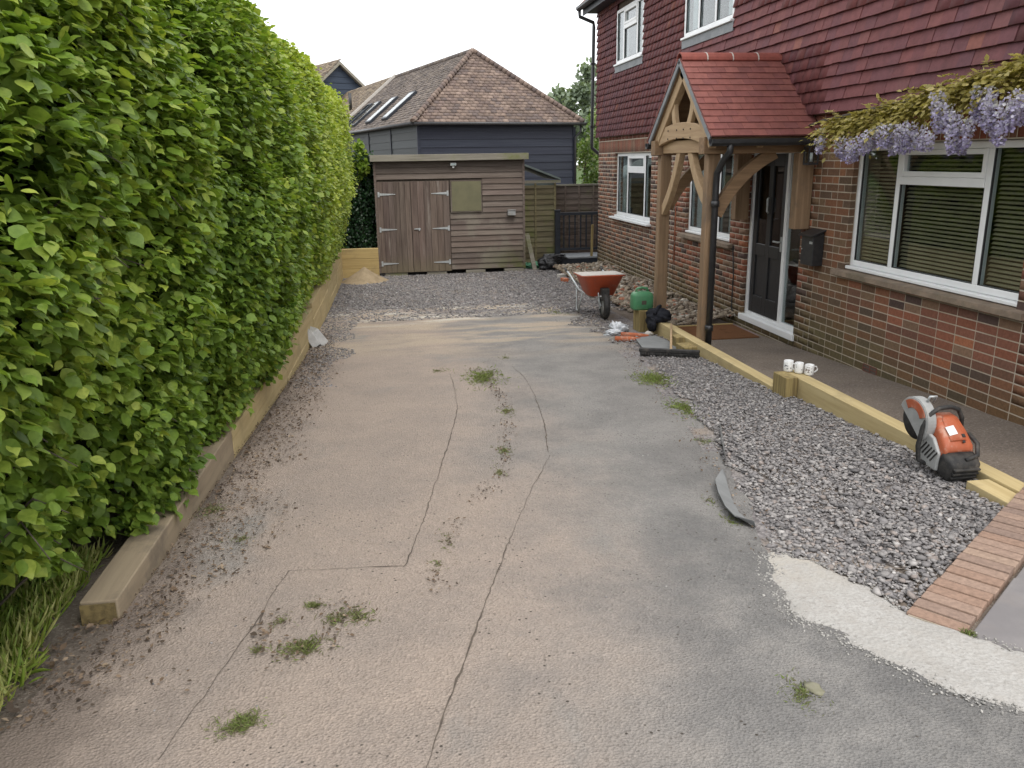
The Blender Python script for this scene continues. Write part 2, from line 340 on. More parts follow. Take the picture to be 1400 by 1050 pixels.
m_lead = basic('lead', (.22, .23, .24), (.17, .18, .19), 6, bump=.1, rough=.6)
m_sleeper_y = woodmat('treated_softwood', (.52, .42, .225), (.42, .325, .16), 1, 22, dirt=(.36, .285, .155), ds=2.2); m_sleeper_x = woodmat('treated_softwood_across', (.47, .35, .155), (.37, .27, .115), 0, 22, dirt=(.29, .22, .11))
m_sleeper_z = woodmat('treated_softwood_upright', (.36, .28, .12), (.17, .125, .055), 2, 30)
m_sleeper_dusty = woodmat('dusty_softwood', (.31, .25, .17), (.24, .19, .13), 1, 22, dirt=(.16, .13, .095), ds=2.5)
m_sleeper_end = basic('cut_softwood', (.23, .175, .075), (.12, .09, .042), 25, bump=.4)
def shedmat():
    n = NT('weathered_shed_boards'); oi = n.n('ShaderNodeObjectInfo'); x, y, z = n.sep()
    g = n.noise(1., 6, .65, n.pos((1.6, 20, 26)), .3, .7); c = n.mix(g, (.185, .15, .128), (.125, .098, .083)); c = n.mix(1., c, oi.outputs['Color'], 'MULTIPLY')
    c = n.mix(n.math('MULTIPLY', n.noise(1.5, 5, .65, None, .45, .65), n.ramp(z, 1.75, .9)), c, (.20, .175, .145))
    al = n.math('MULTIPLY', n.ramp(z, .55, -.1), n.ramp(x, 1.7, 2.9)); al = n.math('MULTIPLY', al, n.noise(3, 5, .7, None, .35, .6)); c = n.mix(al, c, (.105, .11, .045))
    n.bsdf(c, .85, n.bump(g, .4, .004), .2); return n.m
m_shed = shedmat()
m_shedv = NT('weathered_door_boards')
def _sv(n):
    oi = n.n('ShaderNodeObjectInfo'); g = n.noise(1., 6, .65, n.pos((26, 20, 1.6)), .3, .7); c = n.mix(g, (.185, .142, .12), (.112, .084, .071)); c = n.mix(1., c, oi.outputs['Color'], 'MULTIPLY')
    c = n.mix(n.noise(1., 6, .7, n.pos((9, 9, .7)), .56, .72), c, (.25, .215, .185)); x, y, z = n.sep()
    c = n.mix(n.math('MULTIPLY', n.ramp(z, .35, -.12), .6), c, (.17, .145, .09)); n.bsdf(c, .85, n.bump(g, .4, .004), .2); return n.m
m_shedv = _sv(m_shedv)
m_fascia = woodmat('mossy_fascia', (.27, .25, .205), (.17, .155, .125), 0, 22, dirt=(.16, .17, .07), ds=1.3)
m_galv = basic('galvanised', (.50, .52, .52), (.38, .40, .40), 15, bump=.1, rough=.45, metal=.5)
m_navy = basic('black_weatherboard', (.016, .019, .031), (.024, .028, .041), 1.5, (.4, .4, 14), rough=.55, bump=.25, objcol=True)
m_navyg = basic('black_weatherboard_side', (.016, .021, .023), (.023, .029, .031), 1.5, (.4, .4, 14), rough=.55, bump=.25, objcol=True)
m_felt = basic('roof_felt', (.16, .19, .18), (.12, .145, .14), 6, bump=.3, rough=.8)
m_fence = basic('weathered_fence', (.16, .125, .105), (.105, .08, .066), 1.2, (1.5, 16, 22), rough=.9, bump=.4, dirt=(.15, .15, .085), dirtscale=1.5, objcol=True)
m_mossy = basic('mossy_boards', (.215, .185, .115), (.15, .13, .078), 1.2, (1.5, 16, 22), rough=.9, bump=.4, dirt=(.15, .165, .06), dirtscale=2, objcol=True)
m_anthr = basic('anthracite', (.022, .025, .032), (.03, .034, .042), 8, bump=.1, rough=.5)
m_deck = basic('grey_decking', (.26, .27, .28), (.20, .21, .22), 1, (3, 26, 1), bump=.3, rough=.7)
m_slab = basic('sandstone_slab', (.185, .178, .182), (.145, .14, .146), 2.5, bump=.3, bscale=40, rough=.8, objcol=True, dirt=(.20, .18, .17), dirtscale=1.8)
m_joint = basic('slab_joint', (.46, .42, .36), (.38, .34, .29), 30, bump=.4, rough=.95)
m_mat = basic('coir', (.175, .085, .042), (.125, .06, .03), 160, bump=.8, dist=.006, bscale=220, rough=1, spec=.05, dirt=(.10, .045, .02), dirtscale=5)
m_gravel = attrmat('gravel_stone', .75, .3, 140, .002, .25, 60, .3)
m_rubble = attrmat('rubble_stone', .9, .5, 70, .004, .3, 30, .2)
m_litter = attrmat('dead_leaf', .9, .2, 60, .002, .3, 40, .2)
m_sand = basic('building_sand', (.33, .26, .17), (.25, .195, .125), 5, bump=.6, bscale=160, dist=.008, rough=1, spec=.05)
m_crack = basic('dark_joint', (.075, .06, .05), (.11, .09, .072), 20, bump=.3, rough=1)
m_orange = basic('orange_shell', (.40, .10, .042), (.33, .085, .038), 5, bump=.06, rough=.5, spec=.4, dirt=(.44, .25, .18), dirtscale=11)
m_greysh = basic('grey_shell', (.34, .345, .34), (.27, .275, .27), 10, bump=.1, rough=.5, dirt=(.30, .28, .25), dirtscale=8)
m_rubber = basic('black_rubber', (.02, .02, .021), (.045, .043, .04), 25, bump=.2, rough=.65, dirt=(.09, .08, .07), dirtscale=9)
m_white = basic('white_paint', (.75, .75, .74), (.68, .68, .67), 8, bump=.05, rough=.5)
m_barrow = basic('red_tub', (.52, .105, .045), (.42, .085, .04), 5, bump=.1, rough=.5, dirt=(.42, .17, .11), dirtscale=5)
m_cement = basic('cement_crust', (.50, .47, .43), (.40, .375, .34), 25, bump=.6, rough=.95)
m_green = basic('green_plastic', (.075, .245, .115), (.06, .20, .095), 7, bump=.08, rough=.45, spec=.4, dirt=(.16, .24, .13), dirtscale=10)
m_cloth = basic('black_cloth', (.014, .015, .02), (.03, .031, .037), 14, bump=.6, dist=.01, rough=.95, spec=.1)
m_bag = basic('black_polythene', (.012, .012, .014), (.02, .02, .022), 12, bump=.7, dist=.02, rough=.35, spec=.5)
m_poly = basic('white_polythene', (.66, .68, .70), (.5, .52, .55), 18, bump=.6, dist=.01, rough=.4)
m_tarp = basic('green_tarpaulin', (.12, .34, .20), (.10, .26, .16), 12, bump=.5, rough=.5)
m_terra = basic('terracotta', (.42, .125, .055), (.33, .095, .045), 12, bump=.3, rough=.8, dirt=(.42, .32, .26), dirtscale=14)
m_block = basic('aerated_block', (.60, .605, .60), (.50, .505, .50), 16, bump=.4, rough=.95)
m_slate = basic('grey_edging', (.20, .205, .205), (.16, .165, .165), 6, bump=.2, rough=.7)
m_bark = basic('bark', (.10, .085, .065), (.06, .05, .04), 14, (1, 1, .3), bump=.6, rough=.95)
m_core = basic('dark_core_fill', (.016, .020, .008), (.008, .010, .005), 14, bump=.8, rough=1, spec=0)  # near-black filler for the cores added behind hedge and ivy leaves
m_hedge = leafmat('hornbeam_leaf', (.055, .11, .02), (.17, .262, .038), (.38, .44, .08)); m_hedge_o = leafmat_obj('hornbeam_leaf_single')
m_ivy = leafmat('ivy_leaf', (.008, .026, .010), (.020, .055, .018), (.10, .20, .03), .2, .35)
m_shrub = leafmat('shrub_leaf', (.05, .10, .02), (.14, .22, .05), (.44, .47, .30), .3)
m_treef = leafmat('hazed_tree_leaf', (.13, .165, .12), (.19, .235, .17), (.26, .31, .22), .3)  # distance haze on the far trees is put into this pale leaf colour
m_weed = leafmat('weed_leaf', (.19, .165, .10), (.18, .205, .075), (.26, .34, .09), .25)
m_grass = leafmat('grass_blade', (.14, .23, .04), (.28, .38, .07), (.52, .50, .20), .3)
m_wist = leafmat('wisteria_leaf', (.20, .17, .05), (.40, .335, .11), (.62, .51, .24), .35)
m_petal = leafmat('wisteria_petal', (.30, .25, .48), (.50, .45, .70), (.78, .75, .88), .3, .6)
# ------------------------------------------------------------------ ground, driveway, paving
def sheet(name, XL, XR, ys, nx, dz, mat, amp=0., fr=1.5, parent=None):
    V = []
    for y in ys:
        xs = np.linspace(XL(y), XR(y), nx); n = (vnoise(xs*fr, y*fr, 3)-.5)*amp+(vnoise(xs*fr*6, y*fr*6, 4)-.5)*amp*.25
        V.append(np.stack([xs, np.full(nx, y), zg(y)+dz+n], 1))
    V = np.concatenate(V); m = len(ys); i = np.arange(m-1)[:, None]*nx+np.arange(nx-1)[None]; i = i.ravel()
    return npmesh(name, V, np.stack([i, i+1, i+nx+1, i+nx], 1), mat, parent, smooth=True)
gy = np.concatenate([np.linspace(-50, -2, 10), np.linspace(-1.5, 20, 90), np.linspace(22, 300, 24)])
tag(sheet('ground', lambda y: -150, lambda y: 150, gy, 60, -.006, m_ground), kind='structure')
DRX = ([-3, 1.5, 2.0, 2.15, 2.45, 2.72, 3.0, 3.26, 3.41, 4.86, 6.05, 7.3, 8.65, 9.82, 11.8, 12.6], [2.6, 2.35, 2.0, 1.84, 1.69, 1.59, 1.65, 1.73, 1.79, 2.17, 2.40, 2.55, 2.66, 2.85, 2.72, 2.55])
DLX = ([-3, 2.2, 2.7, 3.3, 4.4, 6.9, 9.5, 13], [-1.5, -1.38, -1.27, -1.14, -1.05, -.95, -.9, -.86])
jag = lambda y, s: (float(vnoise(y*5, s, 5))-.5)*.10+(float(vnoise(y*23, s, 6))-.5)*.035
dxr = lambda y: float(np.interp(y, *DRX))+jag(y, 1); dxl = lambda y: float(np.interp(y, *DLX))+jag(y, 2)
drive = tag(sheet('driveway', dxl, dxr, np.linspace(-2.5, 12.5, 420), 60, .004, m_drive, .012, 1.3), kind='structure')
def ribbon(name, pts, w, dz, mat, parent=None, wj=.5):
    P = [np.array(p, float)[:2] for p in pts]; D = []
    for a, b in zip(P[:-1], P[1:]):
        n = max(2, int(np.linalg.norm(b-a)/.04)); D += [a+(b-a)*k/n for k in range(n)]
    D.append(P[-1]); D = np.array(D); t = unit(np.gradient(D, axis=0)); nr = np.stack([-t[:, 1], t[:, 0]], 1)
    s = np.arange(len(D)); off = (vnoise(s*.9, 0, 8)-.5)*w*1.6+(vnoise(s*.08, 5, 8)-.5)*w*3; ww = w*(.18+1.0*vnoise(s*.7, 3, 9)*vnoise(s*.11, 8, 9)*1.6)
    C = D+nr*off[:, None]; V = []
    for sg in (-1, 1):
        q = C+sg*nr*ww[:, None]/2; am = (vnoise(q[:, 0]*1.3, q[:, 1]*1.3, 3)-.5)*.012+(vnoise(q[:, 0]*7.8, q[:, 1]*7.8, 4)-.5)*.003
        V.append(np.stack([q[:, 0], q[:, 1], zg(q[:, 1])+.004+am+dz], 1))
    V = np.concatenate(V); n = len(D); i = np.arange(n-1); return npmesh(name, V, np.stack([i, i+1, i+1+n, i+n], 1), mat, parent)
gp = lambda L: [G(*p) for p in L]
for L in ([(615, 512), (622, 535), (625, 560), (613, 605), (600, 650), (578, 715), (552, 778)], [(395, 783), (450, 781), (505, 778), (552, 777)], [(395, 783), (372, 815), (350, 850), (290, 935), (215, 1040)],
          [(700, 502), (718, 518), (730, 540), (743, 578), (750, 620)], [(752, 624), (728, 668), (700, 730), (672, 800), (650, 860), (612, 968), (580, 1060)]):
    ribbon('crack', gp(L), .0085, .0035, m_crack, drive)
ribbon('crack', gp([(360, 838), (350, 855), (342, 862)]), .03, .0045, m_crack, drive)
# pale concrete strip along the drive's edge
A_ = np.array([G(*p)[:2] for p in [(1046, 758), (1052, 785), (1066, 815), (1085, 845), (1170, 890), (1290, 945), (1400, 975), (1560, 1020)]])
B_ = np.array([G(*p)[:2] for p in [(1060, 757), (1085, 762), (1120, 772), (1180, 800), (1240, 837), (1300, 860), (1400, 893), (1560, 945)]])
def resamp(a, n):
    s = np.concatenate([[0], np.cumsum(np.linalg.norm(np.diff(a, axis=0), axis=1))]); t = np.linspace(0, s[-1], n); return np.stack([np.interp(t, s, a[:, k]) for k in (0, 1)], 1)
n_ = 130; A_ = resamp(A_, n_); B_ = resamp(B_, n_); s_ = np.arange(n_)
A_ += (np.stack([vnoise(s_*.3, 1, 2), vnoise(s_*.3, 2, 2)], 1)-.5)*.03; B_ += (np.stack([vnoise(s_*.3, 3, 2), vnoise(s_*.3, 4, 2)], 1)-.5)*.03
W_ = np.linspace(0, 1, 14)[None, :, None]; XYc = (A_[:, None]*(1-W_)+B_[:, None]*W_).reshape(-1, 2); e_ = np.minimum(W_, 1-W_).ravel()
zc = zg(XYc[:, 1])+.011+(vnoise(XYc[:, 0]*6, XYc[:, 1]*6, 5)-.5)*.01-np.tile(np.clip(.08-e_, 0, 1)*.12, n_)
i_ = (np.arange(n_-1)[:, None]*14+np.arange(13)[None]).ravel()
tag(npmesh('concrete_strip', np.column_stack([XYc, zc]), np.stack([i_, i_+1, i_+15, i_+14], 1), m_conc, smooth=True), 'rough pale strip of fresh concrete between the drive and brick edging', kind='structure')
ec_ = np.concatenate([A_[rng.integers(0, n_, 900)]+rng.normal(size=(900, 2))*.03, B_[rng.integers(0, n_, 300)]+rng.normal(size=(300, 2))*.015]); es_ = rng.uniform(.002, .008, 1200)
# (crumbs of the strip, built with the loose stones below)
# patio along the house
patio = tag(MB().box((3.4, 3.2, -.3), (4.495, 9.9, -.014)).build('patio', m_joint), kind='structure')
SLC = [(1.3, 1.05, .98, 1), (1.35, 1.1, 1.02, 1), (.95, 1., 1.03, 1), (1.1, 1, .98, 1), (.9, .88, .88, 1), (1.02, 1.0, 1.02, 1), (.82, .84, .88, 1)]
ys_ = [9.9, 8.93, 8.12, 6.9, 6.56, 5.6, 4.75, 3.9, 3.2]
for k in range(len(ys_)-1):
    o = MB().box((3.47 if ys_[k] < 6.6 else 3.41, ys_[k+1]+.013, -.06), (4.488, ys_[k]-.013, -.010+.003*(k % 2))).build('slab', m_slab, patio, .004); o.color = SLC[k % 7]
# brick edging row beside the concrete strip
ed = thing('brick_edging', 'row of sandy red bricks laid side by side edging the gravel', 'brick edging', loc=(0, 0, 0))
e0 = atZ(1239, 836, .338); ed_d = unit(atZ(1392, 672, .338)-e0); ed_w = np.array([ed_d[1], -ed_d[0], 0]); e0 = e0*np.array([1, 1, 0]); edme = None
MB().obox(e0+ed_d*1.0+ed_w*.108+np.array([0, 0, .20]), ed_d*1.0, ed_w*.1, (0, 0, .128)).build('bed', m_mortar, ed)
EC = [(.30, .20, .15, 1), (.32, .225, .175, 1), (.275, .195, .155, 1), (.25, .18, .147, 1), (.34, .245, .188, 1)]
for k in range(26):
    c = e0+ed_d*(.037+.0775*k)+ed_w*(.1075+random.uniform(-.003, .003))+np.array([0, 0, .302+random.uniform(-.003, .003)])
    if edme is None: edme = MB().obox((0, 0, 0), ed_d*.0335, ed_w*.1075, (0, 0, .035)).mesh('brick'); edme.materials.append(m_brick_o)
    o = link(bpy.data.objects.new('brick', edme), ed); o.location = c; o.color = random.choice(EC)
    b = o.modifiers.new('bevel', 'BEVEL'); b.width = .004; b.segments = 2
for k in range(8):      # lower course seen on the path side
    c = e0+ed_d*(.55+.225*k)+ed_w*.165+np.array([0, 0, .22])
    o = MB().obox(c, ed_d*.107, ed_w*.051, (0, 0, .033)).build('brick', m_brick_o, ed, .004); o.color = random.choice(EC)
pa = thing('paving_slab', 'smooth grey paving slab set against the brick edging', 'paving slab')
q0 = e0+ed_w*.23
for k, (a, b) in enumerate(((-.02, .62), (.635, 1.5))):
    c = q0+ed_d*(a+b)/2+ed_w*.45+np.array([0, 0, .290-.012*k]); o = MB().obox(c, ed_d*(b-a)/2, ed_w*.45, (0, 0, .035)).build('slab', m_slab, pa, .005); o.color = (1.15, 1.12, 1.08, 1)
# ------------------------------------------------------------------ gravel, litter, rubble (loose stuff)
def scatter(n, x0, x1, y0, y1, test):
    X = rng.uniform(x0, x1, n); Y_ = rng.uniform(y0, y1, n); k = test(X, Y_); return X[k], Y_[k]
dr = lambda Y_: np.interp(Y_, *DRX); dl = lambda Y_: np.interp(Y_, *DLX)
eline = lambda X, Y_: (X-e0[0])*ed_w[0]+(Y_-e0[1])*ed_w[1]
gsets = []
X, Y_ = scatter(70000, 1.6, 3.5, 2.6, 9.3, lambda X, Y_: (X > dr(Y_)-.02+.12*(vnoise(X*5, Y_*5, 1)**2)+np.clip(Y_-6.5, 0, 3)*.22*rng.random(len(X))) & (X < np.where(Y_ < 6.3, np.where(Y_ < 3.85, 3.195, 3.34), 3.265)) & (eline(X, Y_) < -.012) & ((Y_ > 3.2) | (X > np.interp(Y_, B_[::-1, 1], B_[::-1, 0]))))
gsets.append((X, Y_, np.clip(rng.lognormal(-4.62, .38, len(X)), .004, .026)*np.interp(Y_, [3, 9], [1.05, .85])))
X, Y_ = scatter(26000, -.85, 4.4, 11.4, 16.75, lambda X, Y_: (vnoise(X*2, Y_*2, 2)*1.2+ (Y_-11.4)*.75-.35 > rng.random(len(X))) & ~((X > 3.6) & (Y_ < 15.5)))
gsets.append((X, Y_, rng.uniform(.010, .024, len(X))))
X, Y_ = scatter(5000, -.9, -.2, 7.5, 12.5, lambda X, Y_: (X < -.75+.6*vnoise(X*3, Y_*2, 5)) & (X > dl(Y_)-.05))
gsets.append((X, Y_, rng.uniform(.008, .016, len(X))))
X, Y_ = scatter(2600, -.9, 3.2, 2.2, 12.5, lambda X, Y_: (vnoise(X*1.2, Y_*1.2, 6) > .55) & (X < dr(Y_)) & (rng.random(len(X)) < .6))
gsets.append((X, Y_, rng.uniform(.003, .008, len(X))))
X, Y_ = scatter(2600, 1.7, 3.0, 9.0, 11.8, lambda X, Y_: X > 2.35+.5*vnoise(X*3, Y_*3, 7))
gsets.append((X, Y_, rng.uniform(.010, .022, len(X))))
X = np.concatenate([g[0] for g in gsets]); Y_ = np.concatenate([g[1] for g in gsets]); S = np.concatenate([g[2] for g in gsets])
hump = .018*vnoise(X*1.5, Y_*1.5, 4)*(X > 2.2)
V, Q = stones(np.column_stack([X, Y_, zg(Y_)+hump+S*rng.uniform(.05, .75, len(S))]), S, .52, .42)
gpal = np.array([(.225, .212, .21), (.295, .278, .27), (.16, .152, .153), (.38, .36, .345), (.31, .268, .245), (.48, .46, .44)])
gc = gpal[rng.choice(6, len(S), p=[.33, .32, .17, .09, .08, .01])]*rng.uniform(.8, 1.15, (len(S), 1))
tag(npmesh('gravel', V, Q, m_gravel, col=np.repeat(gc, 12, 0)), 'loose grey and mauve stone gravel', 'gravel', kind='stuff')
def gravelbed_mat():
    n = NT('packed_gravel'); v = n.voro(55); c = n.mix(n.ramp(v['Color'], .1, .9), (.125, .115, .115), (.27, .25, .245)); c = n.mix(n.noise(2.5, 5, .6, None, .45, .7), c, (.27, .225, .185)); n.bsdf(c, .9, n.bump(v['Distance'], .8, .012), .2); return n.m
m_gbed = gravelbed_mat()
gb = tag(sheet('gravel_bed', lambda y: float(np.interp(y, *DRX))-.12, lambda y: 3.5 if y < 9.6 else 3.3, np.linspace(3.0, 11.9, 180), 30, .001, m_gbed, .008), kind='structure')
gb2 = tag(sheet('gravel_bed', lambda y: -.85, lambda y: 4.5, np.linspace(11.9, 17.4, 80), 60, .001, m_gbed, .01), kind='structure')
# rubble soil by the house wall beyond the doormat
X, Y_ = scatter(5200, 3.5, 4.5, 9.8, 16.6, lambda X, Y_: (X > 3.52+.25*vnoise(Y_*2, 1, 3)-np.clip(Y_-11, 0, 1)*.7) & (Y_ > 9.85))
S = rng.uniform(.012, .05, len(X))**1.0*rng.choice([.6, 1, 1.3], len(X)); hh = .12*np.clip((X-3.3)/1.1, 0, 1)*(.4+.9*vnoise(X*2.5, Y_*2.5, 9))
V, Q = stones(np.column_stack([X, Y_, np.maximum(zg(Y_), -.08)+hh+S*.2]), S, .7)
rpal = np.array([(.33, .27, .20), (.40, .34, .27), (.22, .175, .13), (.16, .125, .095), (.36, .16, .10), (.46, .42, .36)])
tag(npmesh('rubble', V, Q, m_rubble, col=np.repeat(rpal[rng.choice(6, len(S), p=[.27, .2, .24, .16, .05, .08])]*rng.uniform(.8, 1.1, (len(S), 1)), 12, 0)), 'heap of buff soil and broken stone along the brick wall', 'rubble', kind='stuff')
V, Q = stones(np.column_stack([ec_, zg(ec_[:, 1])+.008+es_*.3]), es_, .7); tag(npmesh('concrete_crumbs', V, Q, m_rubble, col=np.repeat(np.array([(.40, .385, .36)])*rng.uniform(.7, 1.1, (1200, 1)), 12, 0)), 'crumbs of pale concrete along the edges of the strip', 'crumbs', kind='stuff')
# dead leaves, twigs and earth crumbs along the hedge side
X, Y_ = scatter(19000, -1.6, -.45, 2.5, 10.5, lambda X, Y_: (X > dl(Y_)-.16) & (X < dl(Y_)+.10+.16*rng.random(len(X))+.5*vnoise(X*2.2, Y_*2.2, 2)**2*rng.random(len(X))))
trail = np.array([G(*p)[:2] for p in [(650, 505), (668, 520), (690, 550), (694, 580), (690, 620), (686, 650), (660, 675), (640, 692), (618, 728), (612, 752), (600, 790), (598, 815)]]); td_ = resamp(trail, 1500); dens = vnoise(np.arange(1500)*.03, 1, 5); td_ = td_[(dens > .35) & (rng.random(1500) < dens)]; td_ = td_+rng.normal(size=td_.shape)*np.array([.035, .03])
ew = np.array([G(*p)[:2] for p in [(1046, 758), (1035, 730), (1000, 690), (975, 640), (950, 590), (905, 535), (870, 500), (850, 470), (800, 430)]]); ew = resamp(ew, 900); ew = ew+rng.normal(size=ew.shape)*np.array([.07, .05])
cf = np.array([G(*p)[:2] for p in [(440, 830), (500, 840), (470, 860), (410, 890), (380, 905), (370, 845), (350, 850)]]); cf = resamp(cf, 220)+rng.normal(size=(220, 2))*.05
X = np.concatenate([X, td_[:, 0], ew[:, 0], cf[:, 0]]); Y_ = np.concatenate([Y_, td_[:, 1], ew[:, 1], cf[:, 1]])
n = len(X); T = unit(np.column_stack([rng.normal(size=n), rng.normal(size=n), rng.normal(size=n)*.25])); N = unit(np.column_stack([rng.normal(size=n)*.4, rng.normal(size=n)*.4, np.ones(n)]))
V, Q = leaves(np.column_stack([X, Y_, zg(Y_)+.012+.01*rng.random(n)]), N, T, rng.uniform(.005, .022, n)*np.where((rng.random(n) < .08) & (X < -.5), 1.8, 1), aspect=.7)
lp = np.array([(.13, .09, .06), (.20, .145, .10), (.08, .06, .045), (.30, .23, .16)])
tag(npmesh('leaf_litter', V, Q, m_litter, col=np.repeat(lp[rng.choice(4, n, p=[.4, .27, .25, .08])], 8, 0)), 'brown dead leaves and crumbs of earth along the sleepers', 'leaf litter', kind='stuff')
# ------------------------------------------------------------------ hedge
HX = ([1.0, 2, 3.5, 4.35, 4.85, 5.6, 8, 12, 15, 16], [-1.22, -1.12, -1.0, -.86, -.98, -.68, -.60, -.53, -.45, -.5])
HR = ([.0, .2, .5, 1.0, 1.7, 2.5, 2.95, 3.2, 3.38, 3.46, 3.5], [.62, .52, .34, .15, .0, .02, .07, .2, .5, 1.0, 1.8])
def hface(Yv, Zv):
    b = np.interp(Yv, *HX)-np.interp(Zv, *HR)*np.where(Zv < 1.7, np.interp(Yv, [3, 3.8, 4.6, 5.4, 8], [1., .55, .62, .95, 1.15]), 1.); endr = np.clip((Yv-14.6)/1.1, 0, 1)**2*.55
    return b-endr+.16*(vnoise(Yv*1.3, Zv*1.3, 1)-.5)+.10*(vnoise(Yv*3.5, Zv*3.5, 2)-.5)
hedge = thing('hornbeam_hedge', 'tall clipped green hornbeam hedge overhanging the low sleeper wall', 'hedge', loc=(-1.6, 8, .2)); HL = np.array([-1.6, 8, .2])
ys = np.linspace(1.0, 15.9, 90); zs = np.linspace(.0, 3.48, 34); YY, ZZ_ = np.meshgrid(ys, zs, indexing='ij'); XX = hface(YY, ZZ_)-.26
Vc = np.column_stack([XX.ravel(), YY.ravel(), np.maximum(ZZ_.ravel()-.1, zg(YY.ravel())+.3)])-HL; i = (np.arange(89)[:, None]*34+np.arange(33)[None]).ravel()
c1 = npmesh('added_dark_core', Vc, np.stack([i, i+1, i+35, i+34], 1), m_core, hedge)  # core added inside the hedge to block light and darken its interior
MB().box((-4.2, 1.0, .1), (-2.3, 15.7, 3.3)).build('added_dark_core', m_core, hedge).location = Vector(-HL)
def hedge_leaves(n, y0, y1, depth, smin, smax):
    Yv = rng.uniform(y0, y1, n); Zv = rng.uniform(.22, 3.5, n)
    low = np.interp(Yv, [1.5, 3.0, 3.5, 4, 5, 8, 10, 16], [1.0, .64, .40, .31, .30, .36, .42, .5])+.20*(vnoise(Yv*3.0, 1, 7)-.4); k = Zv > low; Yv, Zv = Yv[k], Zv[k]; n = len(Yv)
    d = depth*rng.random(n)**1.7; gap = vnoise(Yv*2.3, Zv*2.3, 12)*vnoise(Yv*5.1, Zv*5.1, 13); d = d+np.clip(gap-np.interp(Yv, [4, 9], [.34, .44]), 0, 1)*.9
    Xv = hface(Yv, Zv)-d+.05*rng.normal(size=n)*.6; e = 1e-2
    nx = np.ones(n); ny = -(hface(Yv+.15, Zv)-hface(Yv-.15, Zv))/.3; nz = -(hface(Yv, Zv+.1)-hface(Yv, Zv-.1))/.2
    out = unit(np.column_stack([nx, ny, nz]))
    N = unit(out*.38+np.array([0, 0, .9])+rng.normal(size=(n, 3))*.36)
    T = unit(out*.8+np.column_stack([rng.normal(size=n)*.7, rng.normal(size=n)*.7-.1, rng.normal(size=n)*.35-.32]))
    S = rng.uniform(smin, smax, n)*rng.choice([.55, .8, 1, 1.2], n)
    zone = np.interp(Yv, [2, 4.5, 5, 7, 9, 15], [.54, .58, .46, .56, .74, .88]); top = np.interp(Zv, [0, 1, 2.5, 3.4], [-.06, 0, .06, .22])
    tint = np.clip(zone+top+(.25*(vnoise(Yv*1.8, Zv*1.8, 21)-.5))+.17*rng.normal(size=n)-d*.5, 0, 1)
    return np.column_stack([Xv, Yv, Zv]), N, T, S, tint
parts = [hedge_leaves(36000, 1.9, 5.2, .26, .038, .070), hedge_leaves(50000, 5.0, 9.5, .24, .036, .060), hedge_leaves(66000, 9.3, 15.85, .20, .034, .052)]
P, N, T, S, ti = [np.concatenate([p[k] for p in parts]) for k in range(5)]
# far end cap of the hedge
n = 7000; ce = np.column_stack([rng.uniform(-2.6, -.75, n), 15.75+.12*rng.normal(size=n), rng.uniform(.5, 3.4, n)])
P = np.concatenate([P, ce]); N = np.concatenate([N, unit(np.array([0, .6, .7])+rng.normal(size=(n, 3))*.4)]); T = np.concatenate([T, unit(np.array([0, .7, -.5])+rng.normal(size=(n, 3))*.5)]); S = np.concatenate([S, rng.uniform(.04, .06, n)]); ti = np.concatenate([ti, np.clip(.5+.2*rng.normal(size=n), 0, 1)])
x, y, z = proj(P); score = np.where(inframe(P, -15) & (hface(P[:, 1], P[:, 2])-P[:, 0] < .06), S/np.maximum(z, .3), 0); big = np.argsort(-score)[:300]; rest = np.ones(len(P), bool); rest[big] = False
nr = rest & (P[:, 1] < 5.6); fr_ = rest & ~nr
V, Q = leaves(P[fr_], N[fr_], T[fr_], S[fr_]); V2_, Q2_ = leaves2(P[nr], N[nr], T[nr], S[nr]); Qa = Q+[q+len(V) for q in Q2_]
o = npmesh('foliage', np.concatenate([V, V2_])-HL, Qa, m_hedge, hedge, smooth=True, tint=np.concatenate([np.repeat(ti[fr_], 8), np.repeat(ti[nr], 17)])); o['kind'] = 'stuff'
lm = MB(); lm.v = [tuple(p) for p in LV2]; lm.f = [tuple(t) for t in LT2.tolist()]+[tuple(q) for q in LQ2.tolist()]; lm.sm = [True]*12; lme = lm.mesh('leaf', False); lme.materials.append(m_hedge_o)
cA, cB, cC = map(np.array, ((.055, .11, .02), (.17, .262, .038), (.38, .44, .08)))
for k in big:
    t = unit(T[k]); nn = N[k]-t*np.dot(N[k], t); nn = nn/np.linalg.norm(nn); w = np.cross(t, nn); s = S[k]
    o = link(bpy.data.objects.new('leaf', lme), hedge); p = P[k]-HL
    o.matrix_local = Matrix(((w[0]*s, t[0]*s, nn[0]*s, p[0]), (w[1]*s, t[1]*s, nn[1]*s, p[1]), (w[2]*s, t[2]*s, nn[2]*s, p[2]), (0, 0, 0, 1)))
    u_ = ti[k]*2; c = cA+(cB-cA)*min(u_, 1) if u_ < 1 else cB+(cC-cB)*(u_-1); o.color = (*c, 1)
for k in range(46):
    yb = random.uniform(2.3, 9); zb = random.uniform(.5, 3.0); xf = float(hface(yb, zb)); pts = [(xf-.45, yb+random.uniform(-.3, .3), zb-random.uniform(.2, .5)), (xf-.2, yb+random.uniform(-.1, .1), zb-.12), (xf-.06, yb, zb), (xf+.04, yb+random.uniform(-.08, .08), zb-.02-random.uniform(0, .1))]
    MB().tube([np.array(p)-HL for p in pts], [.008, .006, .004, .002], 5).build('twig', m_bark, hedge)
for k in range(9):
    yb = 2.4+k*1.5; MB().tube([np.array(p)-HL for p in ((-2.0, yb, float(zg(yb))-.05), (-1.95, yb+.05, .9), (-1.75, yb+.1, 2.0))], [.05, .04, .02], 8).build('trunk', m_bark, hedge)
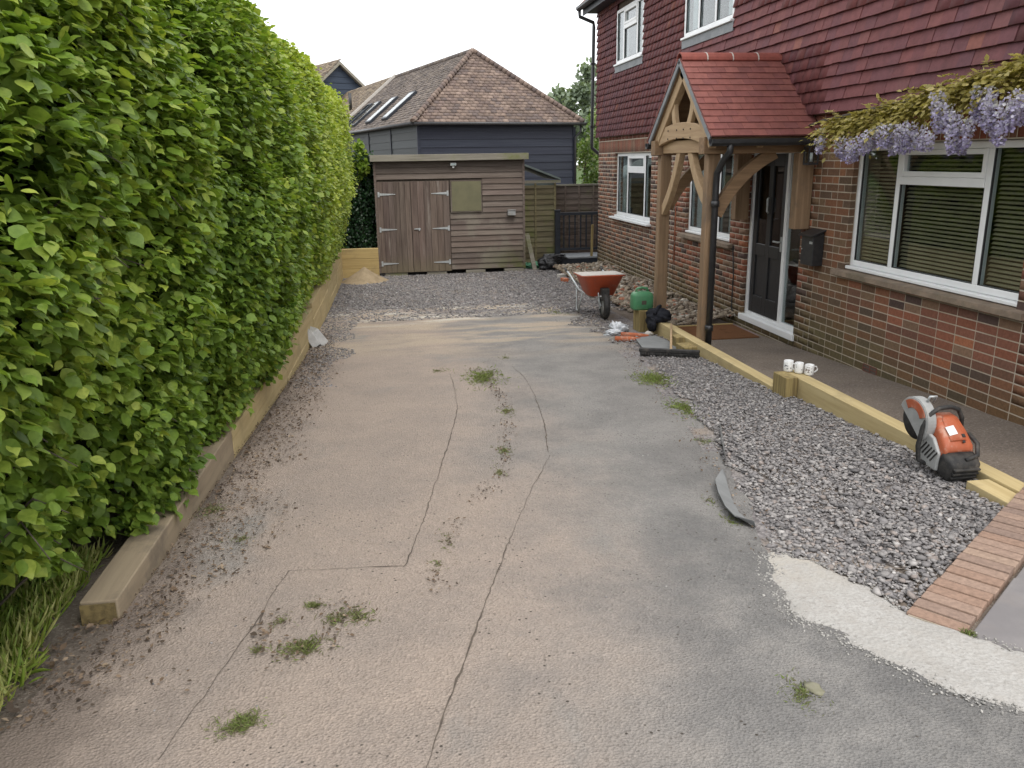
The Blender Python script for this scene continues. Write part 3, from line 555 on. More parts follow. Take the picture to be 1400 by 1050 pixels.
# ------------------------------------------------------------------ sleeper walls
lw = thing('sleeper_retaining_wall', 'stepped yellow timber sleeper wall holding the bed under the hedge', 'sleeper wall', loc=(0, 0, 0))
def slx(y): return float(np.interp(y, [3.1, 5.0, 8.05, 11.1, 14.7, 16.8], [-1.165, -1.09, -.955, -.865, -.815, -.79]))
def sleeper(y0, y1, z0, z1, w, mat, name='sleeper', dx=0, parent=lw):
    a, b = np.array([slx(y0)+dx-w/2, y0, (z0+z1)/2]), np.array([slx(y1)+dx-w/2, y1, (z0+z1)/2]); d = b-a; L = np.linalg.norm(d); d /= L; sd_ = np.array([d[1], -d[0], 0])
    return MB().obox((a+b)/2, sd_*w/2, d*(L/2-.003), (0, 0, (z1-z0)/2)).build(name, mat, parent, .006)
sleeper(3.22, 5.45, .16, .375, .15, m_sleeper_dusty)
o = MB().box((slx(3.22)-.146, 3.211, .17), (slx(3.22)-.008, 3.217, .365)).build('sleeper_end', m_sleeper_end, lw)
sleeper(5.46, 7.85, -.08, .20, .12, m_sleeper_y, dx=-.005); sleeper(5.46, 7.85, .204, .36, .12, m_sleeper_y)
sleeper(7.86, 10.25, -.2, .10, .12, m_sleeper_y); sleeper(7.86, 10.25, .104, .36, .12, m_sleeper_y, dx=-.004)
sleeper(10.26, 12.65, -.25, .02, .12, m_sleeper_y, dx=-.003); sleeper(10.26, 12.65, .024, .22, .12, m_sleeper_y); sleeper(10.26, 12.65, .224, .42, .12, m_sleeper_y, dx=-.004)
sleeper(12.66, 14.7, -.25, .03, .12, m_sleeper_y); sleeper(12.66, 14.7, .034, .23, .12, m_sleeper_y, dx=-.005); sleeper(12.66, 14.7, .234, .43, .12, m_sleeper_y)
sleeper(14.71, 16.62, -.25, .03, .12, m_sleeper_y); sleeper(14.71, 16.62, .034, .23, .12, m_sleeper_y); sleeper(14.71, 16.62, .234, .43, .12, m_sleeper_y, dx=-.003)
for (z0, z1) in ((-.25, .03), (.034, .23), (.234, .43)): MB().box((-.925, 16.625, z0), (-.07, 16.745, z1)).build('sleeper', m_sleeper_x, lw, .006)
# soil of the raised bed
V = []; ysb = np.linspace(3.3, 16.5, 40)
for y in ysb:
    top = .30 if y < 10 else .37
    for xx in (-6, -3, slx(y)-.14): V.append((xx, y, top-.06+.03*random.random()))
i = (np.arange(39)[:, None]*3+np.arange(2)[None]).ravel(); tag(npmesh('bed_soil', np.array(V), np.stack([i, i+1, i+4, i+3], 1), m_ground, smooth=True), kind='structure')
rw = thing('sleeper_edging', 'low wall of pale treated sleepers along the front path', 'sleeper wall', loc=(0, 0, 0))
def rs(x0, x1, y0, y1, z0, z1, m=m_sleeper_y, nm='sleeper'): return MB().box((x0, y0, z0), (x1, y1, z1)).build(nm, m, rw, .006)
rs(3.345, 3.465, 3.36, 6.30, .0, .32); rs(3.27, 3.39, 6.31, 8.12, -.15, .17); rs(3.272, 3.389, 8.13, 9.78, -.15, .17)
rs(3.235, 3.343, 6.04, 6.27, -.1, .325, m_sleeper_z, 'post_block'); rs(3.20, 3.34, 3.50, 3.84, .1, .305, m_sleeper_y, 'offcut')
rs(3.165, 3.268, 8.42, 8.62, -.2, .17, m_sleeper_z, 'post_block'); rs(3.12, 3.268, 8.06, 8.30, -.2, .14, m_sleeper_z, 'post_block'); rs(3.14, 3.265, 9.66, 9.92, -.2, .25, m_sleeper_z, 'post_block')
# ------------------------------------------------------------------ house
HXF = 4.504
house = thing('house', 'red brick and tile hung house with white framed windows', 'house', loc=(7.5, 10, 0)); HO = Vector((-7.5, -10, 0))
def hpart(mb, name, mat, parent=None, bevel=0, **k):
    o = mb.build(name, mat, parent or house, bevel, **k)
    if parent is None: o.location = HO
    return o
OPEN = [(5.156, 7.43, .985, 2.185), (8.34, 9.71, .085, 2.185), (10.18, 11.80, .985, 2.185), (13.45, 15.63, .985, 2.185)]
YA, YB = 2.4, 16.82
mb = MB(); ye = sorted({YA, YB, *[a for o in OPEN for a in o[:2]]})
for a, b in zip(ye[:-1], ye[1:]):
    zs_ = [(-.5, 2.5)]
    for (p, q, z0, z1) in OPEN:
        if p < (a+b)/2 < q: zs_ = [(-.5, z0-.002), (z1+.002, 2.5)]
    for z0, z1 in zs_: mb.box((HXF+.0018, a, z0), (HXF+.28, b, z1))
wall = hpart(mb, 'wall', m_mortar, fixn=True)
PAL = [((.275, .108, .066), 3), ((.235, .10, .066), 3), ((.18, .09, .064), 2.8), ((.105, .07, .06), 1.6), ((.325, .128, .068), 1.2), ((.22, .137, .09), 2.2)]
PALF = [((.23, .125, .085), 3), ((.175, .10, .075), 3), ((.28, .13, .082), 2), ((.115, .075, .063), 2), ((.32, .15, .09), 1)]
def bcol(y, z, fl):
    p = PALF if fl else PAL; c = np.array(random.choices([q[0] for q in p], [q[1] for q in p])[0])*random.uniform(.85, 1.15)
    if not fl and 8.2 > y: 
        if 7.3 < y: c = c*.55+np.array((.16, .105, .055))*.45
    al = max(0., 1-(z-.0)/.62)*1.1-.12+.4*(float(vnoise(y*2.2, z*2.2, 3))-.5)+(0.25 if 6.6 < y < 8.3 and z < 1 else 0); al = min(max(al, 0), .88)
    return tuple(c*(1-al)+np.array((.125, .105, .052))*al*random.uniform(.8, 1.15))
VENTS = [(5.02, 5.235, .02, .16), (6.73, 6.945, .095, .16), (10.75, 10.965, .17, .31)]
BR = []     # y0,y1,z0,z1,colour
course = -10
zt = 2.185; k = 0
while zt > -.36:
    z0, z1 = zt-.065, zt
    for (sa, sb, fl) in ((YA, 8.34, False), (8.34, 12.255, False), (12.265, YB, True)):
        y = sb; odd = k % 2; seq = 0
        if fl: first = .102 if odd else .215
        else: first = .102 if odd else .215
        while y > sa+.01:
            if fl: L = (.215 if (seq+odd) % 2 == 0 else .1025)
            elif 7.43 < y < 8.36: L = (.215 if (seq+odd) % 2 == 0 else .1025)
            else: L = first if seq == 0 else .215
            a, b = max(y-L, sa), y; y -= L+.010; seq += 1
            segs = [(a, b)]
            for (p, q, o0, o1) in OPEN+VENTS:
                if z0+.03 > o0 and z1-.03 < o1:
                    ns = []
                    for (c, d) in segs:
                        if d <= p or c >= q: ns.append((c, d))
                        else:
                            if c < p: ns.append((c, p+.003))
                            if d > q: ns.append((q-.003, d))
                    segs = ns
            for (c, d) in segs:
                if d-c > .008: BR.append((c, d, z0, z1, bcol((c+d)/2, (z0+z1)/2, fl)))
    zt -= .075; k += 1
for j in range(int((YB-YA)/.075)):    # soldier course over the openings
    c = YA+.075*j; BR.append((c, c+.065, 2.197, 2.412, tuple(np.array(random.choice([(.27, .085, .05), (.22, .08, .05), (.20, .10, .065)]))*random.uniform(.8, 1.1))))
for j in range(int((YB-YA)/.225)): BR.append((YA+.225*j, YA+.225*j+.215, 2.424, 2.492, tuple(np.array((.22, .085, .058))*random.uniform(.8, 1.1))))
cen = np.array([((0, (b[0]+b[1])/2, (b[2]+b[3])/2)) for b in BR]); cen[:, 0] = HXF
vis = inframe(cen, -4) & (cen[:, 2] > np.where(cen[:, 1] < 10, 0., -.1)); dist = np.where(vis, np.linalg.norm(cen-CAM, axis=1), 1e9); near = set(np.argsort(dist)[:300].tolist())
cache = {}; C, AX, AY, AZ, CC = [], [], [], [], []
for k, (a, b, z0, z1, c) in enumerate(BR):
    dx = random.uniform(-.0012, .0008)
    if k in near:
        L = round(b-a, 3); H = round(z1-z0, 3)
        if (L, H) not in cache:
            me = MB().box((-.0, -L/2, -H/2), (.05, L/2, H/2)).mesh('brick'); me.materials.append(m_brick_o); cache[(L, H)] = me
        o = link(bpy.data.objects.new('brick', cache[(L, H)]), wall); o.location = (HXF+dx, (a+b)/2, (z0+z1)/2); o.rotation_euler = (random.uniform(-.004, .004), random.uniform(-.006, .006), random.uniform(-.003, .003)); o.color = (*c, 1)
    else:
        C.append((HXF+.025+dx, (a+b)/2, (z0+z1)/2)); AX.append((.025, 0, 0)); jw = .0025 if a > 12.2 else .0008; AY.append((0, (b-a)/2-jw, 0)); AZ.append((0, 0, (z1-z0)/2-jw)); CC.append(c)
V, Q = boxes(C, AX, AY, AZ); npmesh('bricks', V, Q, m_brick_a, wall, col=np.repeat(np.array(CC), 8, 0))['kind'] = 'stuff'
hpart(MB().box((HXF-.0005, 12.255, -.3), (HXF+.012, 12.265, 2.19)), 'movement_joint', m_crack)
for (a, b, z0, z1) in VENTS:
    v = hpart(MB().box((HXF-.001, a+.004, z0+.001), (HXF+.04, b-.004, z1-.001)), 'air_brick', m_crack); n1 = int((b-a)/.024) if z1-z0 > .1 else 2; n2 = max(2, int((z1-z0)/.028)); g = MB()
    for j in range(n1+1): yy = a+(b-a)*j/n1; g.box((HXF-.006, yy-.005, z0), (HXF+.014, yy+.005, z1))
    for j in range(n2+1): zz = z0+(z1-z0)*j/n2; g.box((HXF-.004, a, zz-.005), (HXF+.0135, b, zz+.005))
    g.build('grille', m_grille, v)
# house body behind the facade: ends, back, upper backing, roof
UOP = [(13.87, 15.45, 3.74, 4.66), (10.28, 11.99, 3.73, 4.66), (5.3, 7.0, 3.73, 4.66)]
mb = MB(); ye = sorted({YA, YB, *[a for o in UOP for a in o[:2]]})
for a, b in zip(ye[:-1], ye[1:]):
    zs_ = [(2.502, 4.95)]
    for (p, q, z0, z1) in UOP:
        if p < (a+b)/2 < q: zs_ = [(2.502, z0), (z1, 4.95)]
    for z0, z1 in zs_: mb.box((HXF-.02, a, z0), (HXF+.26, b, z1))
upper = hpart(mb, 'upper_wall', m_crack)
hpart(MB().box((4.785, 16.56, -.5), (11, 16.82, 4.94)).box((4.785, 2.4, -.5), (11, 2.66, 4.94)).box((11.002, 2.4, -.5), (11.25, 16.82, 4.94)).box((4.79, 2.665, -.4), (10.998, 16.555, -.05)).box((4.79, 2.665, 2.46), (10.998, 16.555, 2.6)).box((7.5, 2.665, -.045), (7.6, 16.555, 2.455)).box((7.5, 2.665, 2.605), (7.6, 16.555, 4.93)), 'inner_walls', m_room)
rf = MB(); sl_ = math.tan(rad(42))
rf.add([(4.06, YA-.2, 4.97), (4.06, YB+.12, 4.97), (7.8, YB+.12, 4.97+3.74*sl_), (7.8, YA-.2, 4.97+3.74*sl_), (11.6, YA-.2, 4.97), (11.6, YB+.12, 4.97)], [(0, 3, 2, 1), (3, 4, 5, 2), (0, 1, 5, 4), (0, 4, 3), (1, 2, 5)])
roof = hpart(rf, 'roof', m_tile_o); roof.color = (.22, .09, .065, 1)
hpart(MB().box((4.16, YA, 4.80), (4.18, YB+.06, 4.966)), 'fascia', m_anthr)
hpart(MB().box((4.182, YA, 4.84), (4.5, YB+.06, 4.86)), 'soffit', m_anthr)
g = MB(); pr = [(-.06, 0), (-.055, -.04), (-.03, -.065), (.0, -.07), (.03, -.065), (.055, -.04), (.06, 0), (.05, 0), (.045, -.035), (0, -.06), (-.045, -.035), (-.05, 0)]
g.prism(pr, lambda a, b, d: (4.09+a, d, 4.955+b), YA, YB+.1); hpart(g, 'gutter', m_blackplastic)
dp = [(4.09, 16.86, 4.90), (4.10, 16.86, 4.78), (4.38, 16.88, 4.68), (4.39, 16.88, 4.6), (4.37, 16.88, 2.42), (4.38, 16.88, 2.30), (4.555, 16.88, 2.16), (4.56, 16.88, 2.06), (4.55, 16.88, .02), (4.53, 16.86, -.04), (4.40, 16.7, -.08)]
dpo = hpart(MB().tube(dp, .034, 10), 'downpipe', m_blackplastic)
for zc_ in (3.9, 2.7, 1.6, .5): MB().box((4.33+(.18 if zc_ < 2.3 else 0), 16.835, zc_), (4.43+(.18 if zc_ < 2.3 else 0), 16.925, zc_+.03)).build('pipe_bracket', m_blackplastic, dpo)
# tile hanging
TP = np.array([(.17, .058, .058), (.16, .056, .059), (.182, .062, .06), (.152, .056, .062), (.195, .071, .066)])
TL = []; row = 0; z = 2.497
while z < 4.84:
    y = YA+(.0825 if row % 2 else 0)
    while y < YB-.02:
        a, b = y, min(y+.163, YB); y += .165; segs = [(a, b)]
        for (p, q, o0, o1) in UOP:
            p, q = p-.005, q+.005
            if z+.09 > o0-.115 and z < o1: segs = [s for (c, d) in segs for s in ([(c, d)] if d <= p or c >= q else ([(c, p)] if c < p else [])+([(q, d)] if d > q else []))]
        for (c, d) in segs:
            if d-c > .03: TL.append((c, d, z))
    z += .113; row += 1
cen = np.array([(HXF-.05, (t[0]+t[1])/2, t[2]+.05) for t in TL]); vis = inframe(cen, -4) & ~((cen[:, 1] > 8.0) & (cen[:, 1] < 9.8) & (cen[:, 2] < 3.2)); dist = np.where(vis, np.linalg.norm(cen-CAM, axis=1), 1e9); near = set(np.argsort(dist)[:300].tolist())
tilt = np.array([.028, 0, .105]); tn = np.array([-.105, 0, .028])/np.linalg.norm(tilt)*.008; cache = {}; C, AX, AY, AZ, CC = [], [], [], [], []
cladding = hpart(MB().box((HXF-.03, YA, 2.505), (HXF-.022, YB, 2.53)), 'tile_hanging', m_crack)
for k, (a, b, z) in enumerate(TL):
    j = random.uniform(-.004, .004); kz = random.uniform(-.003, .003); c = TP[random.choices(range(5), [4, 4, 3, 3, 1])[0]]*random.uniform(.92, 1.08)*1.0
    if vnoise(a*.8, z*1.1, 2) > .6: c = c*np.array([.92, 1.0, 1.06])
    if random.random() < .02: c = np.array((.24, .09, .07))
    p = np.array([HXF-.066+.022+j, (a+b)/2, z+.105+kz])
    if k in near:
        L = round(b-a, 3)
        if L not in cache: me = MB().obox((0, 0, 0), tn, (0, L/2, 0), tilt).mesh('tile'); me.materials.append(m_tile_o); cache[L] = me
        o = link(bpy.data.objects.new('tile', cache[L]), cladding); o.location = p; o.rotation_euler = (random.uniform(-.008, .008), 0, random.uniform(-.012, .012)); o.color = (*c, 1)
    else: C.append(p); AX.append(tn); AY.append((0, (b-a)/2, 0)); AZ.append(tilt); CC.append(c)
V, Q = boxes(C, AX, AY, AZ); npmesh('tiles', V, Q, m_tile_a, cladding, col=np.repeat(np.array(CC), 8, 0))['kind'] = 'stuff'
# windows
def window(y0, y1, z0, z1, mull, x, transom=None, sill=True, sillmat=None, blind=False, curtain=False, apron=False, fw=.055, name='window'):
    d = .065; fr = MB()
    fr.box((x, y0, z0), (x+d, y0+fw, z1)).box((x, y1-fw, z0), (x+d, y1, z1)).box((x+.001, y0+fw, z0), (x+d-.001, y1-fw, z0+fw)).box((x+.001, y0+fw, z1-fw), (x+d-.001, y1-fw, z1))
    for m in mull: fr.box((x+.002, m-fw*.55, z0+fw), (x+d-.002, m+fw*.55, z1-fw))
    w = hpart(fr, name, m_upvc, None, .006)
    ed_ = [y0+fw]+[q for m in sorted(mull) for q in (m-fw*.55, m+fw*.55)]+[y1-fw]
    for i in range(0, len(ed_), 2):
        a, b = ed_[i], ed_[i+1]; cells = [(z0+fw, z1-fw)]
        if transom and transom[0] == i//2:
            tz = transom[1]; MB().box((x-.006, a+.001, tz-.035), (x+d-.004, b-.001, tz+.035)).build('transom', m_upvc, w, .005)
            s = MB(); A, B, Z0, Z1, t = a+.001, b-.001, tz+.036, z1-fw-.001, .042
            s.box((x-.008, A, Z0), (x+.05, A+t, Z1)).box((x-.008, B-t, Z0), (x+.05, B, Z1)).box((x-.007, A+t, Z0), (x+.049, B-t, Z0+t)).box((x-.007, A+t, Z1-t), (x+.049, B-t, Z1)); s.build('opening_light', m_upvc, w, .005)
            cells = [(z0+fw, tz-.035), (Z0+t, Z1-t)]
            MB().box((x+.026, A+t-.002, Z0+t-.002), (x+.032, B-t+.002, Z1-t+.002)).build('pane', m_glass, w)
            MB().box((x+.026, a-.002, z0+fw-.002), (x+.032, b+.002, tz-.033)).build('pane', m_glass, w)
        else: MB().box((x+.026, a-.002, z0+fw-.002), (x+.032, b+.002, z1-fw+.002)).build('pane', m_glass, w)
        # black gasket line round each pane
        gk = MB()
        for (c0, c1) in cells[:1]: gk.box((x+.006, a-.001, c0-.001), (x+.024, a+.007, c1+.001)).box((x+.006, b-.007, c0-.001), (x+.024, b+.001, c1+.001)).box((x+.007, a+.007, c0-.001), (x+.023, b-.007, c0+.006))
        gk.build('gasket', m_blackplastic, w)
        if blind:
            zz = z0+fw+.02; me = MB().obox((0, 0, 0), (.0105, 0, .0085), (0, (b-a)/2-.004, 0), (.0006, 0, -.0008)).mesh('slat'); me.materials.append(m_blind)
            while zz < z1-fw:
                o = link(bpy.data.objects.new('slat', me), w); o.location = (x+.085, (a+b)/2, zz); zz += .034
    if sill:
        MB().box((x-.05, y0-.012, z0-.032), (x+.06, y1+.012, z0-.002)).build('sill', m_upvc, w, .006)
    if curtain:
        for (a, b) in ((y0+fw, y0+fw+.36), (y1-fw-.36, y1-fw)):
            c = MB(); n = 24; pts = [(x+.11+.02*math.sin(i*1.9), a+(b-a)*i/n) for i in range(n+1)]
            c.add([(p[0], p[1], z0) for p in pts]+[(p[0], p[1], z1) for p in pts], [(i, i+1, n+2+i, n+1+i) for i in range(n)], True); c.build('curtain', m_curtain, w, fixn=False)
    if apron: MB().box((HXF-.078, y0-.03, z0-.145), (HXF-.068, y1+.03, z0-.034)).build('lead_apron', m_lead, w)
    return w
wx = HXF+.055
w = window(5.156, 7.43, 1.045, 2.182, [5.69, 6.80], wx, (1, 1.87), blind=True); w['label'] = 'wide three light window with venetian blind'
window(10.18, 11.80, 1.045, 2.182, [10.72, 11.26], wx, (1, 1.87), curtain=True)
window(13.45, 15.63, 1.045, 2.182, [13.95, 14.95], wx, (1, 1.87), curtain=True)
wu = HXF-.058
window(13.87, 15.45, 3.745, 4.655, [14.22, 15.0], wu, (1, 4.32), curtain=True, apron=True); window(10.28, 11.99, 3.735, 4.655, [10.87, 11.45], wu, None, curtain=True, apron=True); window(5.3, 7.0, 3.735, 4.655, [5.86, 6.43], wu, None, apron=True)
m_tilesill = basic('clay_sill', (.26, .20, .15), (.18, .14, .105), 10, bump=.5, rough=.9, dirt=(.15, .125, .085), dirtscale=3)
for (a, b) in ((5.02, 7.56), (10.05, 11.92)): hpart(MB().add([(4.43, a, .99), (4.43, b, .99), (4.56, b, 1.01), (4.56, a, 1.01), (4.43, a, .945), (4.43, b, .945), (4.56, b, .945), (4.56, a, .945)], [(0, 1, 2, 3), (4, 7, 6, 5), (0, 4, 5, 1), (1, 5, 6, 2), (2, 6, 7, 3), (3, 7, 4, 0)]), 'sub_sill', m_tilesill)
hpart(MB().box((4.42, 13.38, .975), (4.555, 15.70, 1.01)), 'sub_sill', m_upvc, None, .005)
# front door
dx0 = HXF+.045
fr = MB(); fr.box((dx0, 8.345, .16), (dx0+.07, 8.40, 2.18)).box((dx0, 9.645, .16), (dx0+.07, 9.705, 2.18)).box((dx0, 8.77, .16), (dx0+.07, 8.83, 2.12)).box((dx0+.001, 8.40, 2.12), (dx0+.069, 9.645, 2.18)).box((dx0+.001, 8.40, .16), (dx0+.069, 8.77, .215)).box((dx0+.001, 8.83, .16), (dx0+.069, 9.645, .20))
door = hpart(fr, 'door', m_upvc, None, .005); door['label'] = 'black panelled front door in white frame'
MB().box((dx0-.07, 8.31, .085), (dx0+.07, 9.74, .158)).build('threshold', m_upvc, door, .006)
lf = MB(); X0 = dx0+.018
for (a, b, z0, z1) in ((8.835, 8.935, .205, 2.115), (9.54, 9.64, .205, 2.115), (9.185, 9.285, .205, 2.115), (8.935, 9.185, .205, .42), (9.285, 9.54, .205, .42), (8.935, 9.185, .92, 1.06), (9.285, 9.54, .92, 1.06), (8.935, 9.185, 1.98, 2.115), (9.285, 9.54, 1.98, 2.115)): lf.box((X0, a, z0), (X0+.045, b, z1))
leaf_ = lf.build('door_leaf', m_blackdoor, door, .004)
for (a, b) in ((8.935, 9.185), (9.285, 9.54)):
    MB().box((X0+.016, a, .42), (X0+.03, b, .92)).build('panel', m_blackdoor, door, .008); MB().box((X0+.016, a, 1.06), (X0+.028, b, 1.98)).build('pane', m_doorglass, door)
MB().box((dx0+.03, 8.40, .215), (dx0+.037, 8.77, 2.12)).build('pane', m_glass, door)
MB().tube([(X0-.012, 9.235, 1.62), (X0-.03, 9.235, 1.60), (X0-.03, 9.235, 1.46), (X0-.012, 9.235, 1.44)], .013, 8).build('knocker', m_galv, door)
MB().tube([(X0+.0, 8.885, 1.13), (X0-.05, 8.885, 1.13), (X0-.05, 8.99, 1.13)], .011, 8).build('handle', m_galv, door); MB().box((X0-.006, 8.868, 1.02), (X0, 8.902, 1.19)).build('handle_plate', m_galv, door)
hpart(MB().tube([(HXF-.006, 10.05, .98), (HXF-.008, 9.98, .6), (HXF-.008, 9.99, .18), (HXF-.01, 9.9, .1)], .007, 6), 'cable', m_blackplastic)
hpart(MB().tube([(HXF-.006, 12.2, 2.2), (HXF-.006, 12.2, .5)], .009, 6), 'cable', m_terra)
# ------------------------------------------------------------------ porch
porch = thing('oak_porch', 'oak framed gabled porch with red clay tiled roof over front door', 'porch', loc=(3.9, 8.9, 0)); PO = Vector((-3.9, -8.9, 0))
def pp(mb, name, mat, bevel=.006, parent=None, **k):
    o = mb.build(name, mat, parent or porch, bevel, **k)
    if parent is None: o.location = PO
    return o
PN, PF = 8.36, 9.84          # near and far post centres (Y)
for yy in (PN, PF): pp(MB().box((3.397, yy-.065, -.25), (3.527, yy+.065, 2.12)), 'post', m_oak_z)
for yy in (8.21, 9.70): pp(MB().box((4.32, yy-.06, 1.34), (4.495, yy+.06, 2.12)), 'wall_post', m_oak_z)
for yy in (PN-.06, PF+.0): pp(MB().box((3.31, yy-.075, 2.123), (4.49, yy+.075, 2.29)), 'wall_plate', m_oak_x)
pp(MB().box((3.41, PN+.03, 2.14), (3.51, PF-.08, 2.28)), 'cross_beam', m_oak_y)
def arc(p, q, bulge, n=8):
    p, q = np.array(p, float), np.array(q, float); d = q-p; nrm = np.array([-d[1], d[0]]); return [p+d*t+nrm*bulge*4*t*(1-t) for t in np.linspace(0, 1, n+1)]
def curved(pts, width, fr, d0, d1, name, mat):
    pts = np.array(pts); t = unit(np.gradient(pts, axis=0)); nr = np.stack([-t[:, 1], t[:, 0]], 1); poly = np.concatenate([pts+nr*width/2, (pts-nr*width/2)[::-1]]); n = len(pts)
    m = MB(); A = [fr(a, b, d0) for a, b in poly]; B = [fr(a, b, d1) for a, b in poly]; N2 = len(poly)
    fs = [(i, i+1, N2-2-i, N2-1-i) for i in range(n-1)]+[(N2+i+1, N2+i, 2*N2-1-i, 2*N2-2-i) for i in range(n-1)]+[(i, (i+1) % N2, N2+(i+1) % N2, N2+i) for i in range(N2)]
    m.add(A+B, fs); return pp(m, name, mat)
fyz = lambda a, b, d: (d, a, b); fxz = lambda a, b, d: (a, d, b)
curved(arc((PN-.06, 2.29), (PF+.02, 2.29), .06, 14), .17, fyz, 3.355, 3.40, 'tie_beam', m_oak_y)     # arched collar on the gable front
curved(arc((PN+.05, 1.62), (8.98, 2.26), -.07), .11, fyz, 3.42, 3.49, 'brace', m_oak_pale); curved(arc((PF-.05, 1.45), (9.22, 2.26), .07), .11, fyz, 3.42, 3.49, 'brace', m_oak_pale)
curved(arc((3.52, 1.50), (4.14, 2.13), .09), .13, fxz, PN-.05, PN+.03, 'brace', m_oak_x); curved(arc((3.52, 1.50), (4.14, 2.13), .09), .13, fxz, PF-.04, PF+.04, 'brace', m_oak_x)
RY, RZ, EN, EF, EZ = 9.02, 3.12, 8.06, 9.99, 2.285
curved(arc((8.86, 2.42), (8.74, 2.70), .10), .10, fyz, 3.36, 3.41, 'gable_strut', m_oak_pale); curved(arc((9.24, 2.42), (9.32, 2.74), -.10), .10, fyz, 3.36, 3.41, 'gable_strut', m_oak_pale)
for (ey, s) in ((EN, 1), (EF, -1)):
    dv = np.array([0, ey-RY, EZ-RZ]); L = np.linalg.norm(dv); dv /= L; nv = np.array([0, -dv[2], dv[1]]); nv = nv if nv[2] > 0 else -nv
    off = -nv*.11; a = np.array([0, RY, RZ])+off; b = np.array([0, ey, EZ])+off
    for xx, w_ in ((3.385, .08), (3.9, .07), (4.44, .07)): pp(MB().beam((xx, *a[1:]), (xx, *(b-dv*.03)[1:]), w_, .12, nv), 'rafter', m_oak_pale)
    bo = -nv*.025; pp(MB().obox(np.array([3.90, 0, 0])+(np.array([0, RY, RZ])+np.array([0, ey, EZ]))/2+bo-dv*0, (.57, 0, 0), dv*L/2, nv*.02), 'roof_boarding', m_oak_x, .0)
    pp(MB().obox(np.array([3.312, 0, 0])+(np.array([0, RY, RZ])+np.array([0, ey, EZ]))/2-nv*.02, (.012, 0, 0), dv*L/2, nv*.03), 'verge', m_lead, .004)
    ncr = 12; gauge = (L-.06)/ncr; tl = .135; wv = (1.195)/8; me = {}; rows = []
    rt = pp(MB().obox(np.array([3.90, 0, 0])+(np.array([0, RY, RZ])+np.array([0, ey, EZ]))/2+nv*.002, (.56, 0, 0), dv*(L/2-.03), nv*.004), 'tile_roof', m_crack, 0)
    for r_ in range(ncr):
        bot = L+.03-r_*gauge; x = 3.295
        wid = [wv*.5]+[wv]*7+[wv*.5] if r_ % 2 else [wv]*8
        for wi in wid:
            key = round(wi, 4); ctr = np.array([x+wi/2, RY, RZ])+dv*(bot-tl*.62)+nv*(.028)
            td = dv*math.cos(.085)+nv*math.sin(.085); tn2 = nv*math.cos(.085)-dv*math.sin(.085)
            if key not in me: me[key] = MB().obox((0, 0, 0), (wi/2-.0012, 0, 0), td*tl*.62, tn2*.009).mesh('tile'); me[key].materials.append(m_tile_o)
            o = link(bpy.data.objects.new('tile', me[key]), rt); o.location = ctr+nv*random.uniform(-.002, .002); c = np.array(random.choice([(.215, .076, .063), (.20, .070, .061), (.228, .083, .069), (.19, .069, .061)])); o.color = (*c*random.uniform(.93, 1.07), 1); x += wi
for k in range(4):
    a = 3.30+k*.291; pts = []
    for i in range(9): an = math.pi*(i/8); pts.append((RY+.10*math.cos(an), RZ-.015+.085*math.sin(an)))
    pts2 = [(RY+(p[0]-RY)*.85, p[1]-.014) for p in pts]
    o = pp(MB().prism(pts+pts2[::-1], lambda q, w_, d: (d, q, w_), a, a+.286), 'ridge_tile', m_tile_o, .004); o.color = (.26, .075, .058, 1)
    if k: pp(MB().prism([(RY+(p[0]-RY)*1.02, p[1]+.003) for p in pts]+[(RY+(p[0]-RY)*.9, p[1]-.01) for p in pts[::-1]], lambda q, w_, d: (d, q, w_), a-.009, a+.004), 'ridge_joint', m_cement, 0)
pp(MB().prism(pr, lambda a, b, d: (d, EN-.045+a*.8, EZ-.02+b), 3.29, 4.45), 'gutter', m_blackplastic, 0)
pp(MB().prism(pr, lambda a, b, d: (d, EF+.045+a*.8, EZ-.02+b), 3.29, 4.45), 'gutter', m_blackplastic, 0)
dpp = pp(MB().tube([(3.50, EN-.045, EZ-.06), (3.50, EN-.045, 2.14), (3.48, 8.12, 2.06), (3.47, 8.24, 1.93), (3.47, 8.25, 1.8), (3.47, 8.25, .02)], .034, 10), 'downpipe', m_blackplastic, 0)
for zz in (1.62, .3): MB().lathe([(.036, -.03), (.045, -.03), (.045, .03), (.036, .03)], 12, (3.47, 8.25, zz)).build('pipe_collar', m_blackplastic, dpp)
peg = MB()
for yy in (8.74, 8.95, 9.16, 9.44): 
    for zz in (2.30, 2.39): peg.lathe([(0, 3.318), (.011, 3.318), (.011, 3.335)], 8, (0, yy, zz), 0) if False else peg.box((3.347, yy-.009, zz-.009), (3.36, yy+.009, zz+.009))
pp(peg, 'peg', m_bark, .003)
# lantern, letter box, doormat
t = thing('wall_lantern', 'black metal wall lantern under the wisteria', 'lantern', loc=(4.38, 8.02, 2.0))
MB().box((-.055, -.055, 0), (.055, .055, .02)).build('base', m_blackplastic, t); c = MB()
for a in (-1, 1):
    for b in (-1, 1): c.box((a*.05-.006, b*.05-.006, .0205), (a*.05+.006, b*.05+.006, .1795))
c.build('cage', m_blackplastic, t); MB().box((-.043, -.043, .021), (.043, .043, .179)).build('glass', m_glass, t)
MB().lathe([(0, .26), (.02, .25), (.075, .18), (0, .18)], 4).build('cap', m_blackplastic, t); MB().tube([(0, 0, .25), (.02, 0, .3), (.11, 0, .25)], .01, 6).build('arm', m_blackplastic, t); MB().tube([(0, 0, .03), (0, 0, .12)], .018, 8).build('bulb', m_white, t)
t = thing('letter_box', 'black metal letter box fixed to the brick wall beside the door', 'letter box', loc=(4.44, 7.96, .985))
